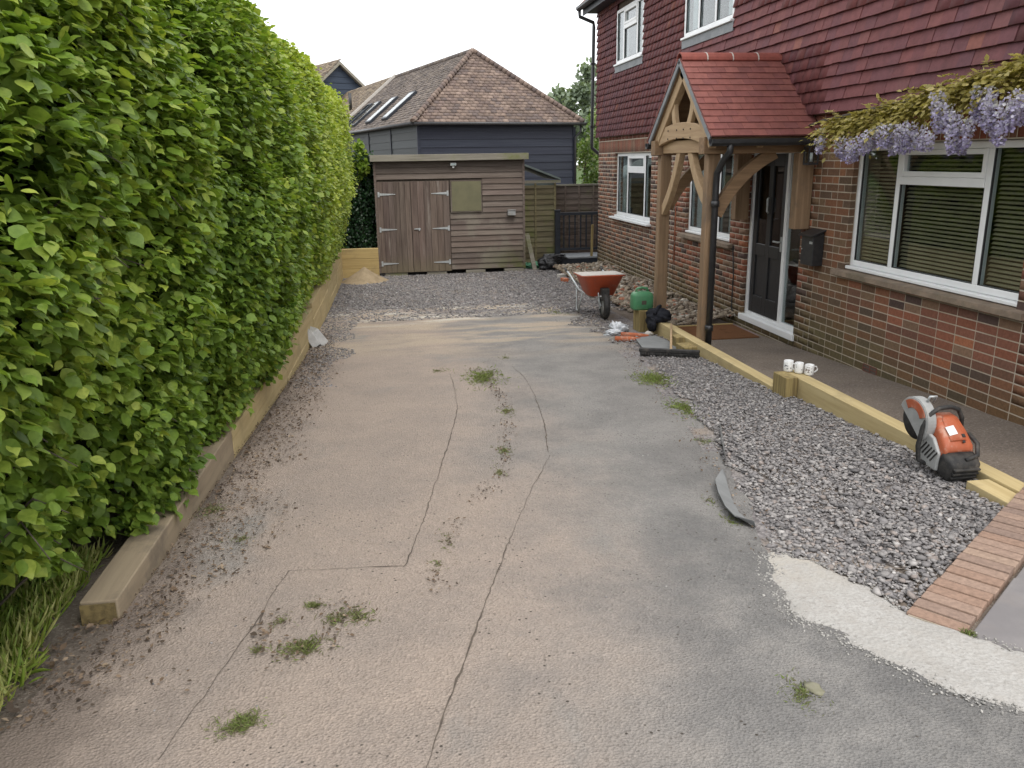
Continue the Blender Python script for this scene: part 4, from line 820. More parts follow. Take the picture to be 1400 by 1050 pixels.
MB().prism([(-.06, 0), (.06, 0), (.06, .34), (-.06, .30)], lambda a, b, d: (a, d, b), -.12, .12).build('body', m_blackplastic, t, .006)
MB().obox((-.01, 0, .335), (.082, 0, .03), (0, .14, 0), (-.003, 0, .008)).build('lid', m_blackplastic, t, .004); MB().box((-.0635, -.11, .225), (-.0605, -.05, .25)).build('name_plate', m_galv, t); MB().lathe([(0, -.064), (.008, -.064), (.008, -.059)], 8, (0, .1, .16), 0).build('lock', m_galv, t)
t = thing('doormat', 'wide brown coir doormat in front of the black door', 'doormat', loc=(3.98, 9.33, -.01)); MB().box((-.43, -.38, 0), (.43, .40, .022)).build('pile', m_mat, t, .008); MB().box((-.435, .402, 0), (.435, .43, .03)).build('timber_strip', m_sleeper_x, t)
# ------------------------------------------------------------------ wisteria
wi = thing('wisteria', 'wisteria with bronze green leaves and lilac flowers along the tile hanging', 'wisteria', loc=(4.4, 6.4, 2.5)); WL = np.array([4.4, 6.4, 2.5])
MB().tube([np.array(p)-WL for p in ((4.40, 8.2, 2.38), (4.36, 7.8, 2.42), (4.37, 7.2, 2.46), (4.34, 6.4, 2.52), (4.36, 5.6, 2.60), (4.33, 4.8, 2.72), (4.35, 3.9, 2.76))], [.012, .018, .02, .025, .028, .03, .03], 7).build('stem', m_bark, wi)
wt = np.array([atX(*p, 4.25) for p in [(1140, 168), (1150, 158), (1190, 145), (1230, 131), (1270, 113), (1300, 105), (1330, 93), (1360, 85), (1400, 68)]])[::-1]; wbm = np.array([atX(*p, 4.25) for p in [(1150, 180), (1200, 168), (1250, 158), (1300, 142), (1350, 124), (1400, 112)]])[::-1]; WTY, WTZ, WBY, WBZ = wt[:, 1], wt[:, 2]-.05, wbm[:, 1], wbm[:, 2]+.05
n = 560; Yl = rng.uniform(4.6, wt[-1, 1], n); zt_ = np.interp(Yl, WTY, WTZ)
zb_ = np.interp(Yl, WBY, WBZ); Zl = zb_+(zt_-zb_)*rng.random(n)**.8; Xl = 4.36-.20*rng.random(n)*np.interp(Zl-zb_, [0, .3], [1, .7])
P, N, T, S = [], [], [], []
for k in range(n):
    d = unit(np.array([-.7+random.gauss(0, .4), random.gauss(0, .7), random.gauss(-.15, .4)])); side = unit(np.cross(d, (0, 0, 1.))); L = random.uniform(.12, .24); m = random.randint(4, 6)
    for j in range(m+1):
        c = np.array([Xl[k], Yl[k], Zl[k]])+d*L*(j+1)/(m+1)+np.array([0, 0, -.10*((j+1)/(m+1))**2*L/.2])
        for s_ in ((-1, 1) if j < m else (0,)):
            P.append(c); T.append(side*s_+d*(.55 if s_ else 1)+np.array([0, 0, -.25])); N.append(np.array([-.3, 0, 1.])+rng.normal(size=3)*.35); S.append(random.uniform(.035, .06))
P, N, T, S = map(np.array, (P, N, T, S)); V, Q = leaves(P, N, T, S, aspect=.75); npmesh('foliage', V-WL, Q, m_wist, wi, tint=np.repeat(np.clip(.52+.25*rng.normal(size=len(P)), 0, 1), 8))['kind'] = 'stuff'
RAC = [(1124, 176, .16), (1121, 188, .12), (1148, 190, .13), (1156, 186, .17), (1165, 190, .17), (1172, 188, .16), (1180, 182, .14), (1190, 178, .15), (1198, 175, .13), (1208, 172, .14), (1216, 168, .16), (1224, 170, .20), (1232, 166, .20), (1240, 168, .19), (1248, 168, .18), (1256, 172, .15), (1264, 176, .13), (1272, 178, .12),
       (1284, 124, .22), (1289, 128, .22), (1296, 144, .15), (1303, 150, .17), (1305, 158, .22), (1312, 160, .20), (1321, 162, .20), (1326, 160, .16), (1337, 122, .18), (1344, 116, .20), (1352, 118, .22), (1359, 124, .22), (1366, 136, .22), (1374, 140, .22), (1386, 132, .18), (1394, 120, .18), (1400, 128, .16)]
for (px, py, L) in RAC:
    c = atX(px, py, 4.07+random.uniform(-.05, .05)); L *= 1.15; m = int(72*L/.16); hh = rng.random(m)**.8; rr = (.055*(1-.62*hh))*np.sqrt(rng.random(m)); an = rng.uniform(0, 6.283, m)
    P = c+np.column_stack([rr*np.cos(an), rr*np.sin(an), -hh*L*1.05]); out = np.column_stack([np.cos(an), np.sin(an), rng.normal(size=m)*.5])
    P = np.repeat(P, 2, 0); out = np.repeat(out, 2, 0)+rng.normal(size=(2*m, 3))*.5; V, Q = leaves(P, out, unit(out*.5+rng.normal(size=(2*m, 3))*.7), rng.uniform(.013, .024, 2*m), aspect=1.25)
    npmesh('raceme', V-WL, Q, m_petal, wi, tint=np.repeat(np.clip(.75-.45*np.repeat(hh, 2)+.2*rng.normal(size=2*m), 0, 1), 8))
# ------------------------------------------------------------------ shed
SY = 16.77
shed = thing('timber_shed', 'weathered brown timber shed with double doors and a small blanked window', 'shed', loc=(1.43, SY+1, -.13)); SO = Vector((-1.43, -SY-1, .13))
def sp(mb, name, mat, bevel=0, col=None, parent=None, **k):
    o = mb.build(name, mat, parent or shed, bevel, **k)
    if parent is None: o.location = SO
    if col: o.color = col
    return o
rc = lambda a=.8, b=1.2: (lambda v: (v*random.uniform(.97, 1.03), v, v*random.uniform(.97, 1.03), 1))(random.uniform(a, b))
sp(MB().box((-.05, SY+.03, -.08), (2.91, SY+2.2, 2.0)), 'frame', m_crack)
z = -.06
while z < 2.08:        # overlapping horizontal boards
    segs = [(-.065, 2.92)]
    if z < 1.74: segs = [(1.41, 2.92)]
    if 1.07 < z+.055 < 1.70: segs = [(2.075, 2.92)]
    for (a, b) in segs: sp(MB().add([(a, SY-.012, z), (b, SY-.012, z), (b, SY+.028, z), (a, SY+.028, z), (a, SY+.010, z+.122), (b, SY+.010, z+.122), (b, SY+.028, z+.122), (a, SY+.028, z+.122)], BOXF.tolist()), 'board', m_shed, 0, rc(.78, 1.25))
    z += .1135
z = -.06
while z < 2.0:
    for xx in (-.066, 2.921): sp(MB().box((xx-.012, SY+.03, z), (xx+.012, SY+2.2, z+.105)), 'board', m_shed, 0, rc())
    z += .1135
for xx in (2.90, -.075): sp(MB().box((xx, SY-.024, -.09), (xx+.045, SY-.013, 2.09)), 'corner_trim', m_shed, .003, rc(.8, 1))
for (a, b) in ((-.03, .625), (.632, 1.40)):
    d = sp(MB().box((a, SY-.012, -.09), (b, SY+.02, 1.715)), 'door', m_crack); n = 6; wv = (b-a)/n
    for j in range(n): sp(MB().box((a+j*wv+.0025, SY-.030, -.085), (a+(j+1)*wv-.0025, SY-.0125, 1.71)), 'plank', m_shedv, .002, rc(.8, 1.2), d)
    s = 1 if a < .3 else -1; hx = a+.03 if s > 0 else b-.03
    for zz in (1.47, .78, .10):
        h = MB(); h.box((hx-.018, SY-.042, zz-.05), (hx+.018, SY-.031, zz+.05)); x0, x1 = hx+s*.02, hx+s*.33
        h.add([(x0, SY-.039, zz-.025), (x0, SY-.039, zz+.025), (x1, SY-.039, zz+.006), (x1, SY-.039, zz-.006), (x0, SY-.031, zz-.025), (x0, SY-.031, zz+.025), (x1, SY-.031, zz+.006), (x1, SY-.031, zz-.006)], [(0, 1, 2, 3), (7, 6, 5, 4), (0, 4, 5, 1), (1, 5, 6, 2), (2, 6, 7, 3), (3, 7, 4, 0)]); h.build('hinge', m_galv, d)
    if s < 0: MB().box((a+.04, SY-.05, .77), (a+.17, SY-.0315, .79)).box((a+.13, SY-.056, .745), (a+.155, SY-.0505, .80)).build('latch', m_galv, d)
wn = sp(MB().box((1.425, SY-.026, 1.085), (2.065, SY-.012, 1.72)), 'window', m_shed, 0, (.8, .8, .8, 1)); MB().box((1.455, SY-.034, 1.11), (2.045, SY-.027, 1.695)).build('blanking_board', basic('olive_board', (.165, .155, .09), (.14, .135, .08), 4, bump=.05, rough=.5), wn)
sp(MB().box((-.13, SY-.15, 2.10), (3.01, SY-.12, 2.225)), 'fascia', m_fascia, .004); sp(MB().add([(-.12, SY-.118, 2.13), (3.0, SY-.118, 2.13), (3.0, SY+2.3, 1.9), (-.12, SY+2.3, 1.9), (-.12, SY-.118, 2.19), (3.0, SY-.118, 2.19), (3.0, SY+2.3, 1.96), (-.12, SY+2.3, 1.96)], BOXF.tolist()), 'roof', m_felt)
for (a, b) in ((.05, .5), (.9, 1.3), (1.7, 2.1), (2.5, 2.92)): sp(MB().box((a, SY-.01, -.2), (b, SY+.2, -.085)), 'bearer', m_fascia)
t = thing('security_light', 'small white security light under the shed eaves', 'light', loc=(1.50, SY-.03, 2.0)); MB().box((-.06, -.06, 0), (.06, .0, .055)).build('housing', m_white, t, .01); MB().box((-.05, -.066, .008), (.05, -.0605, .045)).build('lens', m_glass, t); MB().box((-.02, -.035, -.045), (.02, -.005, -.002)).build('sensor', m_white, t, .008)
t = thing('socket_box', 'small grey weatherproof box on the shed boards', 'box', loc=(2.66, SY-.03, 1.0)); MB().box((-.08, -.07, 0), (.08, .0, .10)).build('box', m_greysh, t, .012); MB().box((-.085, -.08, .102), (.085, .0, .115)).build('lid', m_greysh, t, .004)
# lean-to beside the shed
lt = thing('garden_store', 'low mossy board garden store with grey felt roof beside the brown shed', 'store', loc=(3.4, 17.9, -.15)); LO = Vector((-3.4, -17.9, .15))
def lp_(mb, name, mat, bevel=0, col=None):
    o = mb.build(name, mat, lt, bevel); o.location = LO
    if col: o.color = col
z = -.12
while z < 1.5: lp_(MB().add([(3.02, 17.79, z), (3.80, 17.79, z), (3.80, 17.82, z), (3.02, 17.82, z), (3.02, 17.81, z+.125), (3.80, 17.81, z+.125), (3.80, 17.82, z+.125), (3.02, 17.82, z+.125)], BOXF.tolist()), 'board', m_mossy, 0, rc(.75, 1.2)); z += .115
for xx in (3.36, 3.79): lp_(MB().box((xx-.02, 17.765, -.15), (xx+.02, 17.788, 1.6)), 'batten', m_mossy, 0, (1.1, 1.1, 1.0, 1))
lp_(MB().box((3.80, 17.825, -.15), (3.83, 19.3, 1.58)).box((3.02, 17.825, -.15), (3.79, 19.3, 1.5)), 'side', m_mossy)
lp_(MB().add([(2.97, 17.70, 2.02), (3.90, 17.70, 1.66), (3.90, 19.4, 1.66), (2.97, 19.4, 2.02), (2.97, 17.70, 2.06), (3.90, 17.70, 1.70), (3.90, 19.4, 1.70), (2.97, 19.4, 2.06)], BOXF.tolist()), 'roof', m_felt); lp_(MB().box((3.02, 17.80, 1.5), (3.80, 17.815, 1.66)), 'gable_board', m_felt); lp_(MB().box((2.98, 17.69, 1.60), (3.90, 17.698, 1.66)), 'fascia', m_fascia)
t = thing('leaning_board', 'grey board leaning on the shed corner', 'board', loc=(3.05, 16.9, -.16)); MB().beam((.12, 0, .01), (.0, .25, .75), .09, .02, (0, -1, .3)).build('plank', m_fascia, t)
# fence behind
fe = thing('panel_fence', 'weathered horizontal board fence panel behind the black balustrade', 'fence', loc=(4.6, 18.7, -.15)); FO = Vector((-4.6, -18.7, .15))
z = -.1
while z < 1.47:
    for (a, b) in ((3.86, 4.86), (4.87, 6.6)):
        o = MB().add([(a, 18.57, z), (b, 18.57, z), (b, 18.61, z), (a, 18.61, z), (a, 18.595, z+.15), (b, 18.595, z+.15), (b, 18.61, z+.15), (a, 18.61, z+.15)], BOXF.tolist()).build('board', m_fence, fe); o.location = FO; o.color = rc(.8, 1.25)
    z += .132
for xx in (4.2, 4.52, 4.86, 5.4): o = MB().box((xx-.018, 18.545, -.15), (xx+.018, 18.568, 1.5)).build('batten', m_fence, fe); o.location = FO; o.color = (1.1, 1.1, 1.1, 1)
o = MB().box((3.86, 18.54, 1.505), (6.6, 18.64, 1.54)).build('capping', m_fascia, fe); o.location = FO
# deck and balustrade
dk = thing('deck_step', 'grey decking platform with dark fascia by the house corner', 'decking', loc=(4.1, 17.3, -.15)); DO = Vector((-4.1, -17.3, .15))
def dp_(mb, name, mat, bevel=0): o = mb.build(name, mat, dk, bevel); o.location = DO
for k in range(5): dp_(MB().box((3.52, 16.90+k*.15, .055), (4.95, 17.042+k*.15, .09)), 'deck_board', m_deck, .004)
dp_(MB().box((3.55, 16.915, -.16), (4.9, 16.94, .053)), 'fascia', m_anthr); dp_(MB().box((3.55, 16.945, -.16), (3.575, 17.6, .053)), 'fascia', m_anthr)
bl = thing('balustrade', 'black balustrade of slim upright bars on the grey decking', 'balustrade', loc=(4.2, 17.5, .09)); BO = Vector((-4.2, -17.5, -.09))
def bp_(mb, name, bevel=.003): o = mb.build(name, m_anthr, bl, bevel); o.location = BO
bp_(MB().box((3.73, 17.44, .09), (3.84, 17.55, 1.02)), 'post', .006); bp_(MB().box((3.72, 17.43, 1.021), (3.85, 17.56, 1.04)), 'post_cap', .006); bp_(MB().box((3.842, 17.46, .92), (4.95, 17.53, .98)), 'top_rail'); bp_(MB().box((3.842, 17.47, .17), (4.95, 17.52, .22)), 'bottom_rail')
for k in range(8): bp_(MB().box((3.91+k*.125, 17.48, .222), (3.94+k*.125, 17.51, .918)), 'baluster')
t = thing('timber_batten', 'pale upright timber batten beside the black downpipe', 'timber', loc=(4.42, 16.97, .09)); MB().obox((0, 0, .33), (.022, 0, 0), (0, .022, 0), (.01, .01, .33)).build('batten', m_sleeper_z, t)
# ------------------------------------------------------------------ barn and buildings behind
def tileface(O, U, Vv, pu0, pu1, pv, gauge, tw, pal, test, name, mat, parent):
    """rows of plain tiles on a plane: O origin at eave, U along eave, Vv up slope"""
    O, U, Vv = map(lambda a: np.array(a, float), (O, U, Vv)); Nn = np.cross(U, Vv); Nn = Nn if Nn[2] > 0 else -Nn; r_ = 0; C, AX, AY, AZ, CC = [], [], [], [], []
    v = 0
    while v < pv:
        u = pu0+(tw/2 if r_ % 2 else 0)
        while u < pu1:
            if test(u+tw/2, v+gauge/2):
                C.append(O+U*(u+tw/2)+Vv*(v+gauge*.55)+Nn*(.02+random.uniform(-.006, .006))); ct, st = math.cos(.09), math.sin(.09); AX.append(U*(tw/2-.003)); AY.append((Vv*ct-Nn*st)*gauge*.62); AZ.append((Nn*ct+Vv*st)*.009); CC.append(np.array(random.choice(pal))*random.uniform(.8, 1.2)*(.85+.35*float(vnoise(u*.7, v*.9, 7))))
            u += tw
        v += gauge; r_ += 1
    V, Q = boxes(C, AX, AY, AZ); o = npmesh(name, V, Q, mat, parent, col=np.repeat(np.array(CC), 8, 0)); o['kind'] = 'stuff'; return o
RZB = rad(14.9); bo_ = np.array([1.31, 26.0]); WB, HW, RUN, ZE, ZR, LB = 5.34, 2.67, 2.13, 3.22, 5.56, 11.2
barn = thing('black_barn', 'black weatherboarded barn with hipped clay tile roof and skylights', 'barn', loc=(*bo_, -.2), rz=RZB); bz = .2
me = MB().add([(0, -.03, 0), (WB, -.03, 0), (WB, 0, 0), (0, 0, 0), (0, -.008, .26), (WB, -.008, .26), (WB, 0, .26), (0, 0, .26)], BOXF.tolist()).mesh('weatherboard'); me.materials.append(m_navy)
me2 = MB().add([(-.03, 0, 0), (0, 0, 0), (0, 2.9, 0), (-.03, 2.9, 0), (-.008, 0, .26), (0, 0, .26), (0, 2.9, .26), (-.008, 2.9, .26)], BOXF.tolist()).mesh('weatherboard'); me2.materials.append(m_navyg)
MB().box((.002, .002, 0), (WB-.002, LB, ZE+bz-.05)).build('wall', m_navy, barn)
for k in range(14):
    o = link(bpy.data.objects.new('weatherboard', me), barn); o.location = (0, 0, .0+k*.245); o.color = rc(.75, 1.35)
    for j in range(3): o = link(bpy.data.objects.new('weatherboard', me2), barn); o.location = (0, .05+j*2.94, k*.245+random.uniform(-.008, .008)); o.color = rc(.75, 1.35)
MB().box((-.06, -.05, 0), (.04, .04, 3.3)).build('corner_post', m_navy, barn); MB().box((WB-.04, -.05, 0), (WB+.05, .04, 3.3)).build('corner_post', m_navy, barn)
for j in range(3): MB().box((-.05, 2.93+j*2.94, 0), (-.031, 2.99+j*2.94, 3.3)).build('cover_strip', m_navy, barn)
oh = .22; e_z = ZE+bz; A0, A1, A2, A3 = (-oh, -oh, e_z), (WB+oh, -oh, e_z), (WB+oh, LB, e_z), (-oh, LB, e_z); R0, R1 = (HW, RUN, ZR+bz), (HW, LB, ZR+bz)
rfb = MB().add([A0, A1, A2, A3, R0, R1], [(0, 1, 4), (1, 2, 5, 4), (3, 0, 4, 5), (0, 3, 2, 1)]).build('roof', m_crack, barn)
bp1 = [(.165, .122, .10), (.185, .135, .108), (.148, .108, .092), (.215, .16, .13), (.125, .096, .086)]; bp2 = [(.155, .125, .10), (.125, .10, .085), (.185, .15, .125), (.105, .085, .075)]
def plane(o, e, t_):   # origin, eave end, a point up the slope
    o, e, t_ = map(np.array, (o, e, t_)); U = unit(e-o); Nn = unit(np.cross(U, t_-o)); Vv = np.cross(Nn, U); Vv = Vv if Vv[2] > 0 else -Vv; return U, Vv
U, Vv = plane(A0, A1, R0); W2 = WB+2*oh; hh_ = np.dot(np.array(R0)-np.array(A0), Vv); ap = np.dot(np.array(R0)-np.array(A0), U)
tileface(A0, U, Vv, -.1, W2, hh_, .135, .19, bp1, lambda u, v: ap*v/hh_-.06 < u < W2-(W2-ap)*v/hh_+.06, 'tiles', m_tile_a, rfb)
U2, V2 = plane(A0, A3, R0); h2 = np.dot(np.array(R0)-np.array(A0), V2); ap2 = np.dot(np.array(R0)-np.array(A0), U2)
tileface(A0, U2, V2, -.1, LB+oh, h2, .135, .19, bp2, lambda u, v: u > ap2*v/h2-.06, 'tiles', m_tile_a, rfb)
for (a, b) in ((A0, R0), (A1, R0)):
    a, b = np.array(a), np.array(b); n = 26
    for k in range(n): p = a+(b-a)*(k+.5)/n; MB().tube([p+(b-a)/n*-.55+np.array([0, 0, .03]), p+(b-a)/n*.5+np.array([0, 0, .065])], [.11, .075], 7).build('bonnet_tile', m_tile_o, rfb).color = (*random.choice(bp1), 1)
for k in range(26): a = RUN+k*.34; MB().tube([(HW, a, ZR+bz+.02), (HW, a+.33, ZR+bz+.02)], .10, 8).build('ridge_tile', m_tile_o, rfb).color = (*random.choice(bp2), 1)
MB().tube([(-oh-.05, -oh, e_z-.03), (-oh-.05, LB, e_z-.03)], .05, 8).build('gutter', m_blackplastic, barn); MB().tube([(-oh, -oh-.05, e_z-.03), (WB+oh+.1, -oh-.05, e_z-.03)], .05, 8).build('gutter', m_blackplastic, barn); MB().tube([(WB+.18, -.16, e_z-.05), (WB+.18, -.16, e_z-.25), (WB+.02, -.09, e_z-.45), (WB+.02, -.09, .1)], .04, 8).build('downpipe', m_blackplastic, barn)
cR, sR = math.cos(RZB), math.sin(RZB)
def tolocal(p): d = np.array(p)-np.array([*bo_, -.2]); return np.array([cR*d[0]+sR*d[1], -sR*d[0]+cR*d[1], d[2]])
Nn2 = np.cross(U2, V2); Nn2 = Nn2 if Nn2[2] > 0 else -Nn2
for (x0, y0, x1, y1) in ((476, 173, 506, 148), (487, 172, 517, 144), (506, 168, 541, 138), (528, 163, 567, 131)):
    cl_ = tolocal(CAM); d_ = tolocal(CAM+ray((x0+x1)/2, (y0+y1)/2))-cl_; t_h = np.dot(np.array(A0)-cl_, Nn2)/np.dot(d_, Nn2); c = cl_+d_*t_h
    s = MB().obox(c+Nn2*.07, U2*.33, V2*.72, Nn2*.05).build('skylight', m_anthr, rfb, .01); MB().obox(c+Nn2*.124, U2*.27, V2*.64, Nn2*.003).build('pane', m_glass, rfb)
ob = thing('long_outbuilding', 'brown tiled outbuilding roof with white verge and black flue behind the barn', 'outbuilding', loc=(*bo_, -.2), rz=RZB)
MB().box((.05, LB+.05, 0), (WB-.05, LB+9, ZE+bz-.1)).build('wall', m_navy, ob); B0, B3, T0, T1, B1, B2 = (-oh, LB+.02, e_z+.05), (-oh, LB+9, e_z+.05), (HW, LB+.02, ZR+bz+.08), (HW, LB+9, ZR+bz+.08), (WB+oh, LB+.02, e_z+.05), (WB+oh, LB+9, e_z+.05)
r2 = MB().add([B0, B3, T1, T0, B1, B2], [(0, 3, 2, 1), (3, 4, 5, 2), (0, 4, 3), (1, 2, 5), (0, 1, 5, 4)]).build('roof', m_crack, ob)
U3, V3 = plane(B0, B3, T0); h3 = np.dot(np.array(T0)-np.array(B0), V3); tileface(B0, U3, V3, 0, 9, h3, .15, .22, [(.24, .19, .13), (.19, .15, .11), (.28, .22, .15), (.16, .12, .09)], lambda u, v: True, 'tiles', m_tile_a, r2)
MB().beam(np.array(B0)+(0, -.03, .04), np.array(T0)+(0, -.03, .04), .10, .10).build('verge', m_cement, ob); MB().tube([np.array(B0)+U3*1.6+V3*1.6, np.array(B0)+U3*1.6+V3*1.6+np.array([0, 0, .75])], .07, 8).build('flue', m_blackplastic, ob)
ax_ = atY(462, 84, 46); fb = thing('far_gabled_building', 'distant black boarded gable end with brown tiled roof above the hedge', 'building', loc=(ax_[0], 46, -.2), rz=rad(26)); za = ax_[2]+.2; hw = 3.1; dz_ = hw*.86
MB().prism([(-hw+.1, 0), (hw-.1, 0), (hw-.1, za-dz_-.05), (0, za-.1), (-hw+.1, za-dz_-.05)], lambda a, b, d: (a, d, b), .05, 9).build('wall', m_navy, fb)
k = 0
while k*.3 < za-.35:
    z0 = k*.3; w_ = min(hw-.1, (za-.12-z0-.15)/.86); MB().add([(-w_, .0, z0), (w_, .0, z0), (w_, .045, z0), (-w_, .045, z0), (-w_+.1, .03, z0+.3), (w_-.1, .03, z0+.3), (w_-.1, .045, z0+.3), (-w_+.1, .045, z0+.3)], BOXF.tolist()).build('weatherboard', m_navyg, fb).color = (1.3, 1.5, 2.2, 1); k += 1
rr = MB().add([(-hw-.3, -.25, za-dz_-.26), (0, -.25, za), (hw+.3, -.25, za-dz_-.26), (-hw-.3, 9.5, za-dz_-.26), (0, 9.5, za), (hw+.3, 9.5, za-dz_-.26), (-hw-.3, -.25, za-dz_-.42), (0, -.25, za-.16), (hw+.3, -.25, za-dz_-.42), (-hw-.3, 9.5, za-dz_-.42), (0, 9.5, za-.16), (hw+.3, 9.5, za-dz_-.42)], [(0, 1, 4, 3), (1, 2, 5, 4), (6, 9, 10, 7), (7, 10, 11, 8), (0, 6, 7, 1), (1, 7, 8, 2), (3, 4, 10, 9), (4, 5, 11, 10), (0, 3, 9, 6), (2, 8, 11, 5)]).build('roof', m_fascia, fb)
P0 = np.array((-hw-.3, -.25, za-dz_-.26)); U4, V4 = plane(P0, P0+np.array([0, 1, 0]), np.array((0, -.25, za))); tileface(P0, U4, V4, 0, 9.7, np.linalg.norm(np.array((0, -.25, za))-P0), .16, .25, [(.24, .19, .13), (.19, .15, .11), (.28, .22, .15), (.16, .12, .09)], lambda u, v: True, 'tiles', m_tile_a, rr)
# ------------------------------------------------------------------ trees and plants
def clump_leaves(centres, rads, per, size, seed=0):
    P = []; 
    for c, r_ in zip(centres, rads):
        n = int(per*r_*r_); d = unit(rng.normal(size=(n, 3))); P.append(np.array(c)+d*(r_*rng.random((n, 1))**.45)*np.array([1, 1, .85]))
    P = np.concatenate(P); n = len(P); N = unit(rng.normal(size=(n, 3))*.7+np.array([0, 0, .8])); T = unit(rng.normal(size=(n, 3))+np.array([0, 0, -.3])); return P, N, T, size*rng.uniform(.7, 1.3, n)
def tree(name, label, x, y, h, cw_, crown0, mat, size, per, trunk_r, group=None, tint0=.45, nc=26):
    z0 = float(zg(y)); t = thing(name, label, 'tree', group, (x, y, z0)); tr = MB(); tr.tube([(0, 0, -.1), (.05, 0, h*.3), (.0, .1, h*.6), (.05, 0, h*.92)], [trunk_r, trunk_r*.8, trunk_r*.5, trunk_r*.1], 9)
    cs, rs_ = [], []
    for k in range(nc):
        f = random.random(); zz = crown0+(h-crown0)*f; wr = cw_*math.sin(math.pi*(.12+.85*f))**.7; a = random.uniform(0, 6.283); q = random.uniform(.3, 1)**.6; c = (wr*q*math.cos(a), wr*q*math.sin(a), zz); cs.append(c); rs_.append(random.uniform(.22, .42)*cw_)
        if k % 2 == 0: tr.tube([(0, 0, max(zz*.55, h*.2)), (c[0]*.5, c[1]*.5, zz*.85), c], [trunk_r*.35, trunk_r*.2, trunk_r*.05], 5)
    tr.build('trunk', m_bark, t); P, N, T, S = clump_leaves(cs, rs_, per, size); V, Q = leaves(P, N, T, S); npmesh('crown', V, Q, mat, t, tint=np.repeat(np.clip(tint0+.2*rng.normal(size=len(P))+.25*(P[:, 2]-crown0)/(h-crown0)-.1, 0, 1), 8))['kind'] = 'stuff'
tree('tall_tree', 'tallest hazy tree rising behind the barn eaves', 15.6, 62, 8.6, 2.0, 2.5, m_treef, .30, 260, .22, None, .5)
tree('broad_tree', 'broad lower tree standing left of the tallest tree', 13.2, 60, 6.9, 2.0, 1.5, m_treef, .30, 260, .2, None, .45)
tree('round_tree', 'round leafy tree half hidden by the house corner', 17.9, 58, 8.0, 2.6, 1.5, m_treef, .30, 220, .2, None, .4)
tree('flowering_shrub', 'pale green flowering bush growing above the fence beside the barn', 8.3, 27.5, 4.1, 1.5, .3, m_shrub, .11, 900, .09, None, .55, 34)
tree('hawthorn', 'mid green bush behind the flowering bush', 9.6, 32, 5.0, 2.0, .5, m_shrub, .13, 500, .1, None, .35, 26)
# ivy between hedge and shed
iv = thing('ivy_bush', 'dark glossy ivy filling the gap between hedge and shed', 'ivy', loc=(-.5, 17.3, -.1)); IL = np.array([-.5, 17.3, -.1])
n = 5200; P = np.column_stack([rng.uniform(-1.1, -.06, n), 16.95+.35*rng.random(n)**1.5, rng.uniform(.42, 2.3, n)]); P[:, 1] += .12*vnoise(P[:, 0]*5, P[:, 2]*5, 2); N = unit(np.array([.15, -.8, .5])+rng.normal(size=(n, 3))*.45); T = unit(np.array([0, -.3, -.8])+rng.normal(size=(n, 3))*.5)
V, Q = leaves(P, N, T, rng.uniform(.03, .055, n), aspect=1.1); npmesh('foliage', V-IL, Q, m_ivy, iv, tint=np.repeat(np.clip(.25+.16*rng.normal(size=n), 0, .75), 8))['kind'] = 'stuff'
MB().box((-1.4, 17.35, -.05), (-.09, 17.6, 2.25)).build('added_dark_core', m_core, iv).location = Vector(-IL)  # dark core added to fill in behind the ivy leaves
sg = thing('sapling', 'bright green leafy sapling beside the shed roof', 'sapling', loc=(-.35, 17.15, -.1)); GL = np.array([-.35, 17.15, -.1]); cs = [atY(490, 200, 17.1), atY(493, 212, 17.1), atY(487, 222, 17.1), atY(497, 226, 17.0), atY(500, 232, 17.0), atY(492, 238, 17.1)]
MB().tube([(0, 0, 0), (-.02, 0, 1.4), cs[2]-GL, cs[0]-GL], [.02, .015, .01, .004], 6).build('stem', m_bark, sg); P, N, T, S = clump_leaves(cs, [.13, .14, .12, .12, .10, .12], 5200, .075); V, Q = leaves(P, N, T, S); npmesh('foliage', V-GL, Q, m_hedge, sg, tint=np.repeat(np.clip(.6+.15*rng.normal(size=len(P)), 0, 1), 8))['kind'] = 'stuff'
